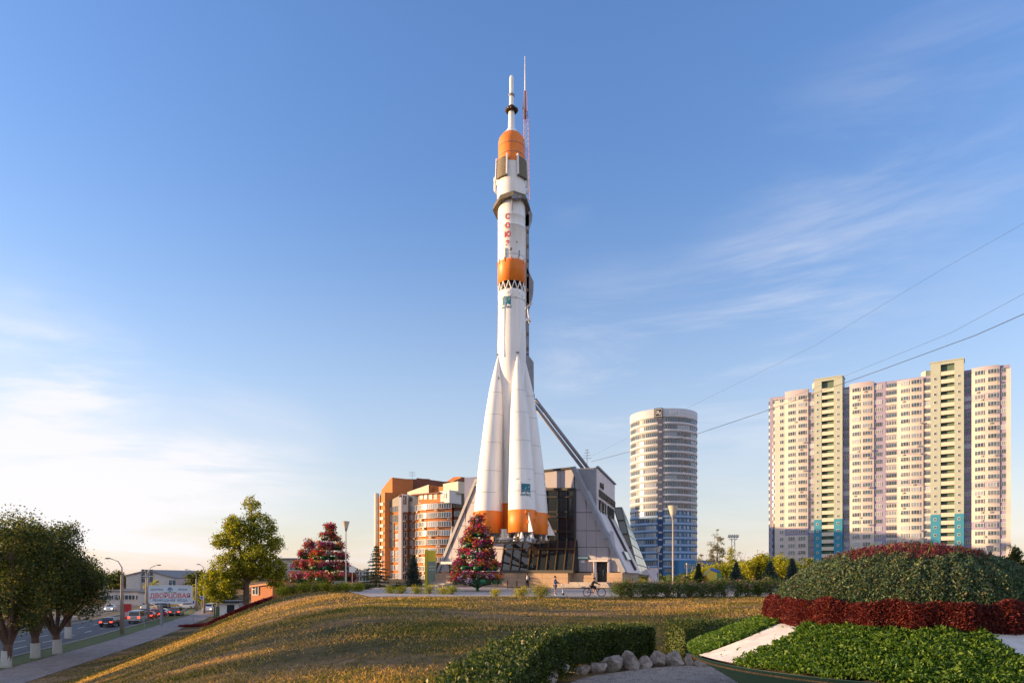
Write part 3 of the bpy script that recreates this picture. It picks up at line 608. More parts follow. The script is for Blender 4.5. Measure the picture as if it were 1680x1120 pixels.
# ------------------------------------------------------------------ rocket
def rocket():
    D0 = 71.0; S = D0 / F; RL = Vector((0, D0, -1.5)); cx = X(839.3, D0)
    root = empty('rocket', RL, label='tall white and orange launch rocket standing upright as a monument before the museum', cat='rocket')
    def Z(py, r=1.42): return (HY - py) * (D0 - r) / F + 1.5
    def lat(name, mat, prof, n=48, smooth=True, parent=root, c=(0, 0), label=None):
        mb = MB().m(0, smooth); mb.lathe([(r, Z(y, r)) for r, y in prof][::-1], n, (c[0] + cx if parent is root else c[0], c[1], 0)); return mb.build(name, mat, parent, label=label)
    esc = lat('escape_tower', m_white, [(0.01, 123), (.19, 124), (.22, 127), (.22, 152), (.24, 156), (.24, 169), (.26, 171), (.30, 178), (.36, 207), (.55, 210), (1.0, 213.5)], 28)
    mb = MB().m(0, True).lathe([(.30, Z(155.5, .3)), (.32, Z(152, .3)), (.22, Z(151.5, .3))], 24, (cx, 0, 0)); mb.build('ring', m_greymetal, esc)
    mb = MB()
    for k in range(12):
        a = k / 12 * 6.283; c = Vector((math.sin(a), -math.cos(a), 0)); p0 = Vector((cx, 0, Z(173, .4))) + c * .26; p1 = Vector((cx, 0, Z(178.5, .4))) + c * .6; mb.m(0, True).tube([p0, p0.lerp(p1, .5), p1], [.07, .12, .17], 8)
    mb.m(0, True).lathe([(.32, Z(176, .4)), (.45, Z(173, .4)), (.28, Z(170, .4))], 24, (cx, 0, 0)); mb.build('nozzle_ring', M('burnt_metal', (.06, .035, .025), .5, .3, 6, metal=.4), esc)
    mb = MB()
    for k in range(4):
        a = .6 + k * 1.57; mb.sphere((cx + math.sin(a) * .72, -math.cos(a) * .72, Z(208)), .13, 10, 6)
    mb.build('thruster', m_white, esc)
    lat('fairing', m_orange, [(1.0, 213.4), (1.30, 217), (1.38, 222), (1.385, 262)])
    lat('fairing', m_white, [(1.37, 262), (1.40, 275), (1.47, 290), (1.50, 296), (1.50, 322), (1.46, 326)])
    # stowed grid fins round the fairing
    m_olive = M('olive_fin', (.14, .115, .075), .6, .2, 3)
    for k in range(4):
        a = math.radians(-42 + 90 * k); mb = MB(); n = 5
        for j in range(n):
            a0, a1 = a - .42 + .84 * j / n, a - .42 + .84 * (j + 1) / n
            def q(an, r, z): return Vector((cx + math.sin(an) * r, -math.cos(an) * r, z))
            mb.add([q(a0, 1.43, Z(256)), q(a1, 1.43, Z(256)), q(a1, 1.52, Z(288)), q(a0, 1.52, Z(288)), q(a0, 1.62, Z(256)), q(a1, 1.62, Z(256)), q(a1, 1.72, Z(288)), q(a0, 1.72, Z(288))],
                   [(4, 7, 6, 5), (0, 1, 2, 3), (0, 4, 5, 1), (3, 2, 6, 7)] + ([(0, 3, 7, 4)] if j == 0 else []) + ([(1, 5, 6, 2)] if j == n - 1 else []))
        mb.build('grid_fin', m_olive, root)
        for s in (-1, 1):
            aa = a + s * .44; MB().bar((cx + math.sin(aa) * 1.58, -math.cos(aa) * 1.58, Z(253)), (cx + math.sin(aa) * 1.66, -math.cos(aa) * 1.66, Z(287)), .13, .3).build('fin_rail', m_white, root)
    for k in range(2):
        a = math.radians(-88 + 180 * k); MB().m(0, True).tube([(cx + math.sin(a) * 1.5, -math.cos(a) * 1.5, Z(276)), (cx + math.sin(a) * 1.72, -math.cos(a) * 1.72, Z(280)), (cx + math.sin(a) * 1.72, -math.cos(a) * 1.72, Z(300)), (cx + math.sin(a) * 1.5, -math.cos(a) * 1.5, Z(305))], .14, 8).build('cable_duct', m_white, root)
    # holding collar
    mb = MB(); n = 8; prof = []
    for k in range(n):
        a0 = k / n * 6.283 + .1; a1 = (k + 1) / n * 6.283 + .1
        def q(an, r, z): return Vector((cx + math.sin(an) * r, -math.cos(an) * r, z))
        zo = [.0, .0]; h0 = Z(332) + .45 * math.cos(a0 - .4) ; h1 = Z(332) + .45 * math.cos(a1 - .4)
        mb.add([q(a0, 1.5, h0), q(a1, 1.5, h1), q(a1, 1.5, h1 + .5), q(a0, 1.5, h0 + .5), q(a0, 1.98, h0), q(a1, 1.98, h1), q(a1, 1.85, h1 + .55), q(a0, 1.85, h0 + .55)], [(4, 5, 6, 7), (0, 4, 7, 3), (3, 7, 6, 2), (0, 1, 5, 4), (1, 2, 6, 5)])
    mb.build('collar', m_olive, root)
    mb = MB(); mb.box((cx + .5, -1.75, Z(327)), (1.0, .35, .3)); mb.tube([(cx + .15, -1.9, Z(323)), (cx + .9, -1.8, Z(329))], .12, 8); mb.tube([(cx + .05, -1.6, Z(324)), (cx + .05, -1.6, Z(345))], .07, 6); mb.build('clamp', m_greymetal, root)
    lat('third_stage', m_white, [(1.42, 324), (1.42, 350), (1.435, 350.4), (1.435, 351.2), (1.42, 351.6), (1.42, 366), (1.435, 366.3), (1.435, 367), (1.42, 367.4), (1.42, 423)])
    m_seam = M('seam', (.42, .41, .41), .6)
    for y in (230, 246, 305, 349.5, 366.8, 415, 440, 487, 515, 545, 572): lat('seam_ring', m_seam, [(1.426, y), (1.44, y + .15), (1.44, y + .55), (1.426, y + .7)])
    # lettering bent round the tank, reading downward
    for i, ch in enumerate('СОЮЗ'):
        me = text_mesh(ch, .74, m_red, .01, bold=.012); a_c = math.radians(-17)
        for v in me.vertices: a = a_c + v.co.x / 1.44; r = 1.445 - v.co.y * .8; zc = v.co.z; v.co = (cx + math.sin(a) * r, -math.cos(a) * r, Z(355 + i * 14.6) + zc)
        inst('letter', me, root)
    mb = MB()
    for a in (-25, 33): b = math.radians(a); mb.box((cx + math.sin(b) * 1.46, -math.cos(b) * 1.46, Z(414)), (.09, .08, 1.0 if a < 0 else .6), b)
    mb.sphere((cx - .1, -1.43, Z(408)), .16, 10, 6); mb.sphere((cx + .55, -1.36, Z(396)), .07, 8, 5); mb.build('fitting', m_greymetal, root)
    lat('interstage', m_orange, [(1.44, 423), (1.44, 458.5), (1.40, 459)])
    mb = MB()
    for k in range(12): a = k / 12 * 6.283; mb.box((cx + math.sin(a) * 1.45, -math.cos(a) * 1.45, Z(424)), (.09, .08, .5), a)
    mb.build('bracket', m_orange, root)
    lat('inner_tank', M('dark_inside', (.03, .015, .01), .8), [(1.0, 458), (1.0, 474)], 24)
    n = 14
    for k in range(n):
        a0 = 6.283 * k / n; a1 = 6.283 * (k + .5) / n; a2 = 6.283 * (k + 1) / n
        q = lambda an, r, y: (cx + math.sin(an) * r, -math.cos(an) * r, Z(y))
        MB().tube([q(a0, 1.38, 473), q(a1, 1.38, 458.5)], .055, 6).build('lattice_strut', m_white, root); MB().tube([q(a1, 1.38, 458.5), q(a2, 1.38, 473)], .055, 6).build('lattice_strut', m_white, root)
    lat('core_stage', m_white, [(.9, 472), (1.38, 472.3), (1.42, 476), (1.40, 484), (1.42, 500), (1.50, 560), (1.47, 590), (1.30, 640), (1.10, 700), (1.04, 760), (1.04, 868), (.98, 872)], 48, label=None)
    for a in (-28, 35, -75): b = math.radians(a); MB().bar((cx + math.sin(b) * 1.40, -math.cos(b) * 1.40, Z(488)), (cx + math.sin(b) * 1.47, -math.cos(b) * 1.47, Z(585)), .16, .1).build('cable_duct', m_white, root)
    mb = MB()
    for k in range(9): a = -1.2 + k * .3; mb.box((cx + math.sin(a) * 1.44, -math.cos(a) * 1.44, Z(479 + (k % 3) * 3)), (.14, .08, .1), a)
    mb.build('fitting', m_white, root)
    def emblem(parent, base, up, right, w, r):
        """teal square flag with a white arc, and a line of lettering below, bent round a cylinder of radius r whose axis point is base"""
        mb = MB(); n = 8
        def q(u, v, o): a = right + u / r; return Vector((base.x + math.sin(a) * (r + o), base.y - math.cos(a) * (r + o), up + v))
        for j in range(n):
            u0, u1 = lerp(-w / 2, w / 2, j / n), lerp(-w / 2, w / 2, (j + 1) / n); f = lambda u: .16 * w * (1 - (2 * u / w) ** 2) * (1)
            mb.quad(q(u0, -w * .42 + f(u0) - .05, .012), q(u1, -w * .42 + f(u1) - .05, .012), q(u1, w * .5, .012), q(u0, w * .5, .012))
        mb.quad(q(-w * .04, -w * .52, .012), q(w * .04, -w * .52, .012), q(w * .04, -w * .3, .012), q(-w * .04, -w * .3, .012))
        mb.build('emblem', m_teal, parent)
        mb = MB(); mb.quad(q(-w * .12, -w * .1, .02), q(w * .3, w * .12, .02), q(w * .42, w * .3, .02), q(-w * .02, w * .12, .02)); mb.build('emblem_stroke', m_white, parent)
        me = text_mesh('ПРОГРЕСС', w * .22, m_teal, .004, bold=.01)
        for v in me.vertices: x_, z_ = v.co.x, v.co.z; v.co = q(x_, z_ * 1.25 - w * .68, .016)
        inst('lettering', me, parent)
    emblem(root, Vector((cx, 0, 0)), Z(493), math.radians(-22), .95, 1.42)
    # four strap-on boosters
    th = math.radians(24); names = 0
    zb = Z(943 - 4.3 / S) ; LB = 18.3
    prof = [(.03, 0), (.12, .25), (.32, 1.3), (.55, 2.6), (.72, 3.9), (.92, 6.2), (1.25, 12), (1.40, 15.5), (1.41, 16.05)]
    m_silver = M('polished_nozzle', (.55, .54, .53), .28, .2, 5, metal=.85)
    for k in range(4):
        a = th + k * math.pi / 2; dirv = Vector((math.sin(a), -math.cos(a), 0)); bt = Vector((cx, 0, 0)) + dirv * 2.62; tt = Vector((cx, 0, 0)) + dirv * 1.50
        z0 = 5.75 ; top = z0 + LB; o = empty('booster', (0, 0, 0)); o.parent = root
        def ax(t): return tt.lerp(bt, min(1, t / 14.5)) + Vector((0, 0, top - t))
        def ring(mb, prof_, n=40):
            vs = []; 
            for r, t in prof_:
                c = ax(t)
                for i in range(n): b = 6.283185 * i / n; vs.append(c + Vector((math.sin(b) * r, -math.cos(b) * r, 0)))
            fs = [(j * n + (i + 1) % n, j * n + i, (j + 1) * n + i, (j + 1) * n + (i + 1) % n) for j in range(len(prof_) - 1) for i in range(n)]; mb.m(0, True).add(vs, [f[::-1] for f in fs]); return mb
        ring(MB(), prof).build('tank', m_white, o)
        ring(MB(), [(1.40, 16.05), (1.43, 16.07), (1.43, LB - .05), (1.3, LB)]).build('skirt', m_orange, o)
        ring(MB(), [(1.3, LB), (.2, LB + .02)]).build('base_plate', m_greymetal, o)
        for tt_, rr_ in ((3.9, .72), (6.2, .92), (9.1, 1.087), (12, 1.25), (14.2, 1.344)): ring(MB(), [(rr_ + .003, tt_ - .02), (rr_ + .012, tt_ - .01), (rr_ + .012, tt_ + .01), (rr_ + .003, tt_ + .02)]).build('seam_ring', m_seam, o)
        # four main nozzles and two verniers
        for j in range(4):
            b = a + .785 + j * 1.571; c = ax(LB) + Vector((math.sin(b) * .62, -math.cos(b) * .62, 0)); MB().m(0, True).tube([c + Vector((0, 0, .1)), c - Vector((0, 0, .15)), c - Vector((0, 0, .45)), c - Vector((0, 0, .85))], [.2, .24, .34, .40], 16, False).build('nozzle', m_silver, o)
        for j in (-1, 1): c = ax(LB) + dirv * 1.1 + Vector((-dirv.y, dirv.x, 0)) * .55 * j; MB().m(0, True).tube([c + Vector((0, 0, .35)), c - Vector((0, 0, .2)), c - Vector((0, 0, .6))], [.06, .12, .22], 10, False).build('vernier_nozzle', m_white, o)
        # air fin at the foot
        f0 = ax(LB) + dirv * 1.40; side_ = Vector((-dirv.y, dirv.x, 0)) * .04; ft = ax(LB - 2.0) + dirv * 1.4
        MB().prism([ft - side_, f0 + Vector((0, 0, .0)) - side_, f0 + dirv * 1.05 + Vector((0, 0, .0)) - side_], side_ * 2).build('fin', m_white, o)
        # small fittings and orange brackets
        mb = MB()
        for t, da in ((13.0, .2), (13.3, -.5), (13.0, -.9), (14.8, .25)): c = ax(t); rr = 1.33; b = a + da; mb.m(0).box(c + Vector((math.sin(b) * rr, -math.cos(b) * rr, 0)), (.16, .16, .1), b)
        mb.build('fitting', m_white, o)
        for t, da in ((16.3, -.15), (16.4, .8), (17.3, -.05), (17.1, .6)): c = ax(t); b = a + da; MB().box(c + Vector((math.sin(b) * 1.5, -math.cos(b) * 1.5, 0)), (.22, .22, .28), b).box(c + Vector((math.sin(b) * 1.5 + .1, -math.cos(b) * 1.5, .1)), (.35, .12, .1), b).build('bracket', m_orange, o)
        mb = MB(); c = ax(.3); mb.tube([c + Vector((0, 0, -.2)), c + Vector((0, 0, .5)) - dirv * .1], .05, 6); mb.box(c + Vector((0, 0, .45)), (.3, .12, .12)); c = ax(2.2) + Vector((dirv.y, -dirv.x, 0)) * -.5; mb.tube([c, c - Vector((0, 0, .35))], [.04, .12], 8); mb.build('tip_joint', m_greymetal, o)
        if k in (0, 3): emblem(o, Vector((ax(14).x, ax(14).y, 0)), ax(14.0).z, a - math.radians(24) + (math.radians(16) if k == 0 else math.radians(-30)), .95, 1.35)
    # core tail and base ring
    MB().m(0, True).lathe([(1.05, 5.8), (1.05, 8.9)], 32, (cx, 0, 0)).build('core_skirt', m_orange, root)
    for j in range(4): b = .4 + j * 1.57; c = Vector((cx + math.sin(b) * .5, -math.cos(b) * .5, 5.85)); MB().m(0, True).tube([c, c - Vector((0, 0, .4)), c - Vector((0, 0, .85))], [.2, .3, .38], 16, False).build('nozzle', m_silver, root)
    # silver heat shields between the boosters
    for k in range(4):
        a = th + k * math.pi / 2 + math.pi / 4; c = Vector((cx + math.sin(a) * 1.75, -math.cos(a) * 1.75, 5.55)); MB().m(0, True).lathe([(.62, -.7), (.66, .6)], 14, c).build('heat_shield', m_silver, root)
    return root
rocket()
# steel base frame that carries the rocket
root = empty('launch_frame', (0, 71, -1.5), label='round steel support frame under the rocket nozzles fixed back to the museum', cat='support frame')
mb = MB().m(0, True).lathe([(2.9, 5.0), (3.2, 5.0), (3.2, 5.2), (2.9, 5.2), (2.9, 5.0)], 36); mb.build('ring', m_greymetal, root)
for a in range(0, 360, 45):
    b = math.radians(a + 10); MB().box((math.sin(b) * 3.3, -math.cos(b) * 3.3, 5.1), (.3, .3, .5), b).build('jack', m_bronze, root)
for x_ in (-2.2, 0, 2.2): MB().bar((x_, 0, 5.05), (x_ * 1.1, 8.2 - x_ * .6, 5.1), .25, .3).build('beam', m_greymetal, root)
for x_ in (-2.2, 2.2): MB().tube([(x_, 3, 4.9), (x_ * 1.1, 5.6 - x_ * .6, 3.6)], .12, 8).build('brace', m_bronze, root)
# service mast behind the rocket
root = empty('service_mast', (X(869, 75), 75, -1.5), label='grey steel service mast rising directly behind the rocket', cat='mast')
s_ = 75 / F
def Zm(py): return (HY - py) * s_ + 1.5
def mp(px, py, dy=0): return Vector(((px - 869) * s_, dy, Zm(py)))
for pts_ in ([(862, 345), (868, 352), (868, 580), (862, 580)], [(862, 332), (868, 337), (873.5, 352), (867, 371), (862, 371)], [(864, 437), (868, 446), (875.5, 462), (875, 478), (869, 500), (864, 500)],
             [(862, 580), (869, 585), (875.5, 594), (876, 640), (874, 648), (864, 648)], [(862, 648), (877, 645), (878, 672), (866, 668)]):
    mb = MB(); mb.prism([mp(*q) for q in pts_], (0, 1.4, 0)); mb.build('mast_section', m_greymetal, root)
for y in range(380, 580, 24): MB().box(mp(865.5, y, -.03), (.2, .08, .32)).build('service_hatch', m_bronze, root)
mb = MB(); mb.bar(mp(862, 506), mp(873, 497), .3, .1); mb.box(mp(867, 525), (.5, .5, .3)); mb.tube([mp(865, 500), mp(868, 530)], .06, 6); mb.build('platform', m_white, root)
for a, b in (((878, 655), (965, 768)), ((876, 664), (956, 768))):
    p0 = mp(*a); q = P(*b, 80) - Vector((X(869, 75), 75, -1.5)); MB().m(0, True).tube([p0, q], .2, 10).build('brace', m_greymetal, root)
mb = MB().m(0); mb.bar(mp(862, 660), mp(862, 880), .5, .5); mb.bar(mp(868, 660, 3), mp(868, 880, 6), .3, .3); mb.build('mast_section', m_greymetal, root)
# lattice antenna mast
root = empty('antenna_mast', (X(861.5, 76), 76, 40), label='thin red and white lattice antenna mast beside the rocket tip', cat='antenna mast')
s_ = 76 / F
def Za(py): return (HY - py) * s_ - 40
MB().tube([(0, 0, Za(150)), (-.02, 0, Za(92))], [.09, .035], 8).build('whip', m_white, root)
MB().prism([(-.06, 0, Za(150)), (.12, 0, Za(150)), (.12, 0, Za(178)), (-.28, 0, Za(178))], (0, .2, 0)).build('panel', m_greymetal, root)
m_pink = M('faded_red_paint', (.55, .22, .20), .6)
for sx in (0, 1, 2):
    a = sx * 2.09; r = lambda y: .18 + .15 * (y - 150) / 60; dx, dy = math.cos(a), math.sin(a)
    MB().tube([(dx * r(150), dy * r(150), Za(150)), (dx * r(215) + .05, dy * r(215), Za(215)), (dx * .38 + .15, dy * .38, Za(330))], .035, 5).build('mast_leg', m_pink, root)
y = 178
while y < 330:
    for sx in range(3):
        a, b = sx * 2.09, (sx + 1) * 2.09; r = .32; off = .1 * (y - 178) / 150; q0 = (math.cos(a) * r + off, math.sin(a) * r, Za(y)); q1 = (math.cos(b) * r + off, math.sin(b) * r, Za(y + 8)); MB().tube([q0, q1], .022, 4).build('lattice_strut', m_white if (int(y) // 40) % 2 else m_pink, root)
    y += 8
MB().box((-.03, 0, Za(188)), (.32, .32, .9)).build('equipment_box', m_bronze, root)
# ------------------------------------------------------------------ windows for the housing blocks
def win(name, w, h, lights=3, fr=.08, dep=.10, pane=m_glassb, frame=m_frame, sill=True):
    mb = MB().m(0); hw = w / 2
    for x_ in [-hw + i * w / lights for i in range(lights + 1)]: mb.box((x_, -dep / 2, h / 2), (fr, dep, h))
    mb.box((0, -dep / 2 - .002, 0), (w + fr, dep, fr)); mb.box((0, -dep / 2 - .002, h), (w + fr, dep, fr))
    if lights > 1: mb.box((-hw + w / lights * .5, -dep / 2 - .003, h * .68), (w / lights, dep * .8, fr * .8))
    mb.m(1).box((0, -.03, h / 2), (w, .03, h)); return mb.mesh(name, [frame, pane])
def lit_var(seed): return R.random()
ac_mesh = MB().m(0).box((0, -.22, 0), (.8, .34, .55)).m(1).box((0.1, -.40, 0), (.42, .02, .42)).m(0).bar((-.3, 0, -.32), (-.3, -.4, -.32), .04).bar((.3, 0, -.32), (.3, -.4, -.32), .04).mesh('air_conditioner', [M('ac_casing', (.62, .58, .50), .6), m_greymetal])

def slab_block():
    FA = Fac(1262, 292, 34.3); RL = FA.uz(0, -1.5); root = empty('apartment_block', RL, label='wide cream high-rise with curved bays and two green stair towers turning blue below', cat='apartment block')
    cream = M('cream_facade', (.60, .53, .50), .8, .09, .12); purp = M('lilac_facade', (.29, .27, .40), .8, .04, .3); purl = M('pale_lilac_facade', (.44, .40, .45), .8, .04, .3); sage = M('sage_facade', (.37, .42, .37), .8, .04, .3); blue = M('blue_facade', (.035, .24, .37), .75, .05, .3)
    par = M('parapet_cream', (.62, .56, .46), .8); dark = M('loggia_recess', (.045, .05, .055), .7); teal_d = M('dark_teal_facade', (.02, .10, .14), .7)
    FH = 2.93; NF = 26; z0 = -1.5; U = FA.u
    wtrip = win('window', 2.7, 1.55, 3); wtwo = win('window', 1.5, 1.45, 2); wsm = win('stair_window', .75, .95, 1); wl = win('loggia_glazing', 2.6, 1.6, 4, frame=M('grey_frame', (.33, .33, .37), .5)); wlc = win('window', 2.7, 1.55, 3, pane=m_curt); wlg = win('loggia_glazing', 2.6, 1.6, 4, pane=m_curt)
    def zf(k): return z0 + .4 + k * FH
    def body(u0, u1, ztop, mat, out, name, depth=14, label=None):
        mb = MB(RL); mb.prism([FA.uz(u0, z0 - 2, out), FA.uz(u1, z0 - 2, out), FA.uz(u1, ztop, out), FA.uz(u0, ztop, out)], -FA.n * depth); return mb.build(name, mat, root, label=label)
    H = lambda px, py: FA.at(px, py).z
    # curved bays
    def bay(px0, px1, ytop, wpx, sag, lowk, bands, bandk=None, col=cream):
        u0, u1 = U(px0), U(px1); w = u1 - u0; rad = (w * w / 4 + sag * sag) / (2 * sag); n = 12
        def arc(u): x_ = (u - (u0 + u1) / 2); return math.sqrt(max(0, rad * rad - x_ * x_)) - (rad - sag) + .15
        zt = ytop
        def ringwall(za, zb, mat, name, extra=0.0):
            mb = MB(RL).m(0, True); us = [lerp(u0, u1, i / n) for i in range(n + 1)]
            vs = [FA.uz(u_, z, arc(u_) + extra) for z in (za, zb) for u_ in us]; fs = [(i, i + 1, n + 2 + i, n + 1 + i) for i in range(n)]; mb.add(vs, fs)
            mb.m(0, False); a, b = us[0], us[-1]
            mb.quad(FA.uz(a, za, -1), FA.uz(a, za, arc(a) + extra), FA.uz(a, zb, arc(a) + extra), FA.uz(a, zb, -1)); mb.quad(FA.uz(b, za, arc(b) + extra), FA.uz(b, za, -1), FA.uz(b, zb, -1), FA.uz(b, zb, arc(b) + extra))
            mb.add([FA.uz(u_, zb, arc(u_) + extra) for u_ in us] + [FA.uz(b, zb, -1), FA.uz(a, zb, -1)], [tuple(range(n + 3))]); return mb.build(name, mat, root)
        zlow = zf(6) + 1.9 if lowk else z0
        ringwall(z0 - 2, zt, col, 'bay_wall'); ringwall(zf(NF - 1) + 1.9, zt + .1, purl, 'parapet_band', .08)
        for k in bands: ringwall(zf(k) + .2, zf(k + 1) + .1, purp if k < 8 else purl, 'colour_band', .06)
        for k in range(NF):
            for wp in wpx:
                u_ = U(wp); z = zf(k) + .95; zz = z; rz = FA.rz + math.atan((u_ - (u0 + u1) / 2) / rad)
                me = wlc if (R.random() < .32) else wtrip
                inst('window', me, root, FA.uz(u_, zz, arc(u_) + .09) - RL, rz)
                if R.random() < .22 and 3 < k: inst('air_conditioner', ac_mesh, root, FA.uz(u_ + R.choice((-.6, .7, 1.5)), zz - .45, arc(u_) + .06) - RL, rz)
    body(U(1262.5), U(1657), zf(NF) + .7, purp, -.45, 'wall', 15)
    body(U(1271), U(1288), H(1280, 656), cream, .0, 'wall'); body(U(1641), U(1651), H(1650, 605), purp, -.2, 'wall'); body(U(1651), U(1658.5), H(1655, 604), cream, .3, 'wall', 15)
    body(U(1434), U(1453), H(1440, 627), purp, -.3, 'wall', 10)
    bay(1288, 1326, H(1300, 641.5), (1299, 1316), .55, 1, (6,), )
    bay(1394, 1434, H(1420, 627), (1404.7, 1422), 0.6, 1, (16, 12))
    bay(1472, 1515, H(1495, 622.5), (1484.5, 1502), 0.6, 1, (16, 12))
    bay(1594, 1640.5, H(1620, 601.5), (1606.5, 1628), 0.7, 1, (22, 11, 6))
    for k in range(NF): inst('window', wtwo, root, FA.uz(U(1282.5), zf(k) + .95, .03) - RL, FA.rz)
    # loggia columns
    for px, wid, pan in ((1331.5, 1, 0), (1388.5, 1, 0), (1440, 1.05, 0), (1462.5, 1.35, 1), (1521, 1.0, 1), (1587.5, 1, 0), (1646.3, .85, 0)):
        u_ = U(px); w = 2.7 * wid; out = -.38 if px not in (1440, 1646.3) else (-.28 if px == 1440 else -.18)
        for k in range(NF - (0 if px > 1330 else 1)):
            o = inst('loggia_glazing', wlg if R.random() < .35 else wl, root, FA.uz(u_, zf(k) + 1.05, out + .04) - RL, FA.rz, scale=(wid, 1, .95))
            if pan:
                mb_ = PAR.get(px) or PAR.setdefault(px, MB().box((0, 0, .5), (w + .2, .3, 1.0)).mesh('parapet', cream)); inst('parapet', mb_, root, FA.uz(u_, zf(k) + .05, out + .1) - RL, FA.rz)
    # stair towers
    def tower(p0, p1, c0, c1, s0, s1, ytop):
        ua, ub, ca, cb = U(p0), U(p1), U(c0), U(c1); zt = H((p0 + p1) / 2, ytop); zl = zf(8) + .4
        for a, b in ((ua, ca), (cb, ub)):
            for za, zb, m_ in ((z0 - 2, zl, blue), (zl, zt, sage)):
                mb = MB(RL); mb.prism([FA.uz(a, za, 1.6), FA.uz(b, za, 1.6), FA.uz(b, zb, 1.6), FA.uz(a, zb, 1.6)], -FA.n * 6); mb.build('wall', m_, root)
        mb = MB(RL); mb.prism([FA.uz(ca, zt - 1.0, 1.58), FA.uz(cb, zt - 1.0, 1.58), FA.uz(cb, zt, 1.58), FA.uz(ca, zt, 1.58)], -FA.n * 6); mb.build('wall', sage, root)
        mb = MB(RL); mb.prism([FA.uz(ca, z0, .3), FA.uz(cb, z0, .3), FA.uz(cb, zt - .5, .3), FA.uz(ca, zt - .5, .3)], -FA.n * .5); mb.build('wall', M('green_recess', (.10, .16, .13), .8), root)
        mb = MB(RL); mb.prism([FA.uz(ua - .2, zt, 1.8), FA.uz(ub + .2, zt, 1.8), FA.uz(ub + .2, zt + .4, 1.8), FA.uz(ua - .2, zt + .4, 1.8)], -FA.n * 6.5); mb.build('cornice', sage, root)
        k = 0; par_m = MB().box((0, 0, .75), (cb - ca - .02, .22, 1.5)).mesh('balcony', par)
        while zf(k) + 1.6 < zt - 1: inst('balcony', par_m, root, FA.uz((ca + cb) / 2, zf(k) - .55, 1.40) - RL, FA.rz); k += 1
        for k in range(26):
            if zf(k) + 1.8 > zt: break
            for s in (s0, s1): inst('stair_window', wsm, root, FA.uz(U(s), zf(k) + 1.0, 1.63) - RL, FA.rz)
    tower(1337, 1383, 1349, 1369, 1342.5, 1376, 621.5); tower(1527, 1581.5, 1543.5, 1566, 1534.5, 1573.5, 594)
    # left rounded end with balconies
    c = FA.uz(3.0, 0, -4.2); mb = MB(RL).m(0, True); mb.lathe([(4.0, z0 - 2), (4.0, H(1266, 655))], 24, (c.x, c.y, 0)); mb.build('corner_wall', cream, root)
    wb = MB().m(0, True).lathe([(4.18, 0), (4.18, 1.5)], 14, a0=math.radians(-115), a1=math.radians(-25)).mesh('corner_glazing', m_glassb)
    for k in range(NF): inst('corner_glazing', wb, root, Vector((c.x, c.y, zf(k) + 1.0)) - RL, 0)
    for k in range(7): MB(RL).m(0, True).lathe([(4.08, zf(k) + 2.55), (4.08, zf(k) + 3.9)], 20, (c.x, c.y, 0)).build('colour_band', teal_d, root)
    # roof details
    MB(RL).box(FA.uz(U(1339), H(1339, 629), -4), (3.5, 3, 2.5)).build('roof_hut', sage, root); MB(RL).box(FA.uz(U(1522), H(1522, 613), -5), (4, 3, 4)).build('roof_hut', sage, root)
    MB(RL).prism([FA.uz(U(1594), z0 - 1, 2.1), FA.uz(U(1659), z0 - 1, 2.1), FA.uz(U(1659), zf(1) - .3, 2.1), FA.uz(U(1594), zf(1) - .3, 2.1)], -FA.n * 2).build('base_wall', blue, root)
PAR = {}
slab_block()

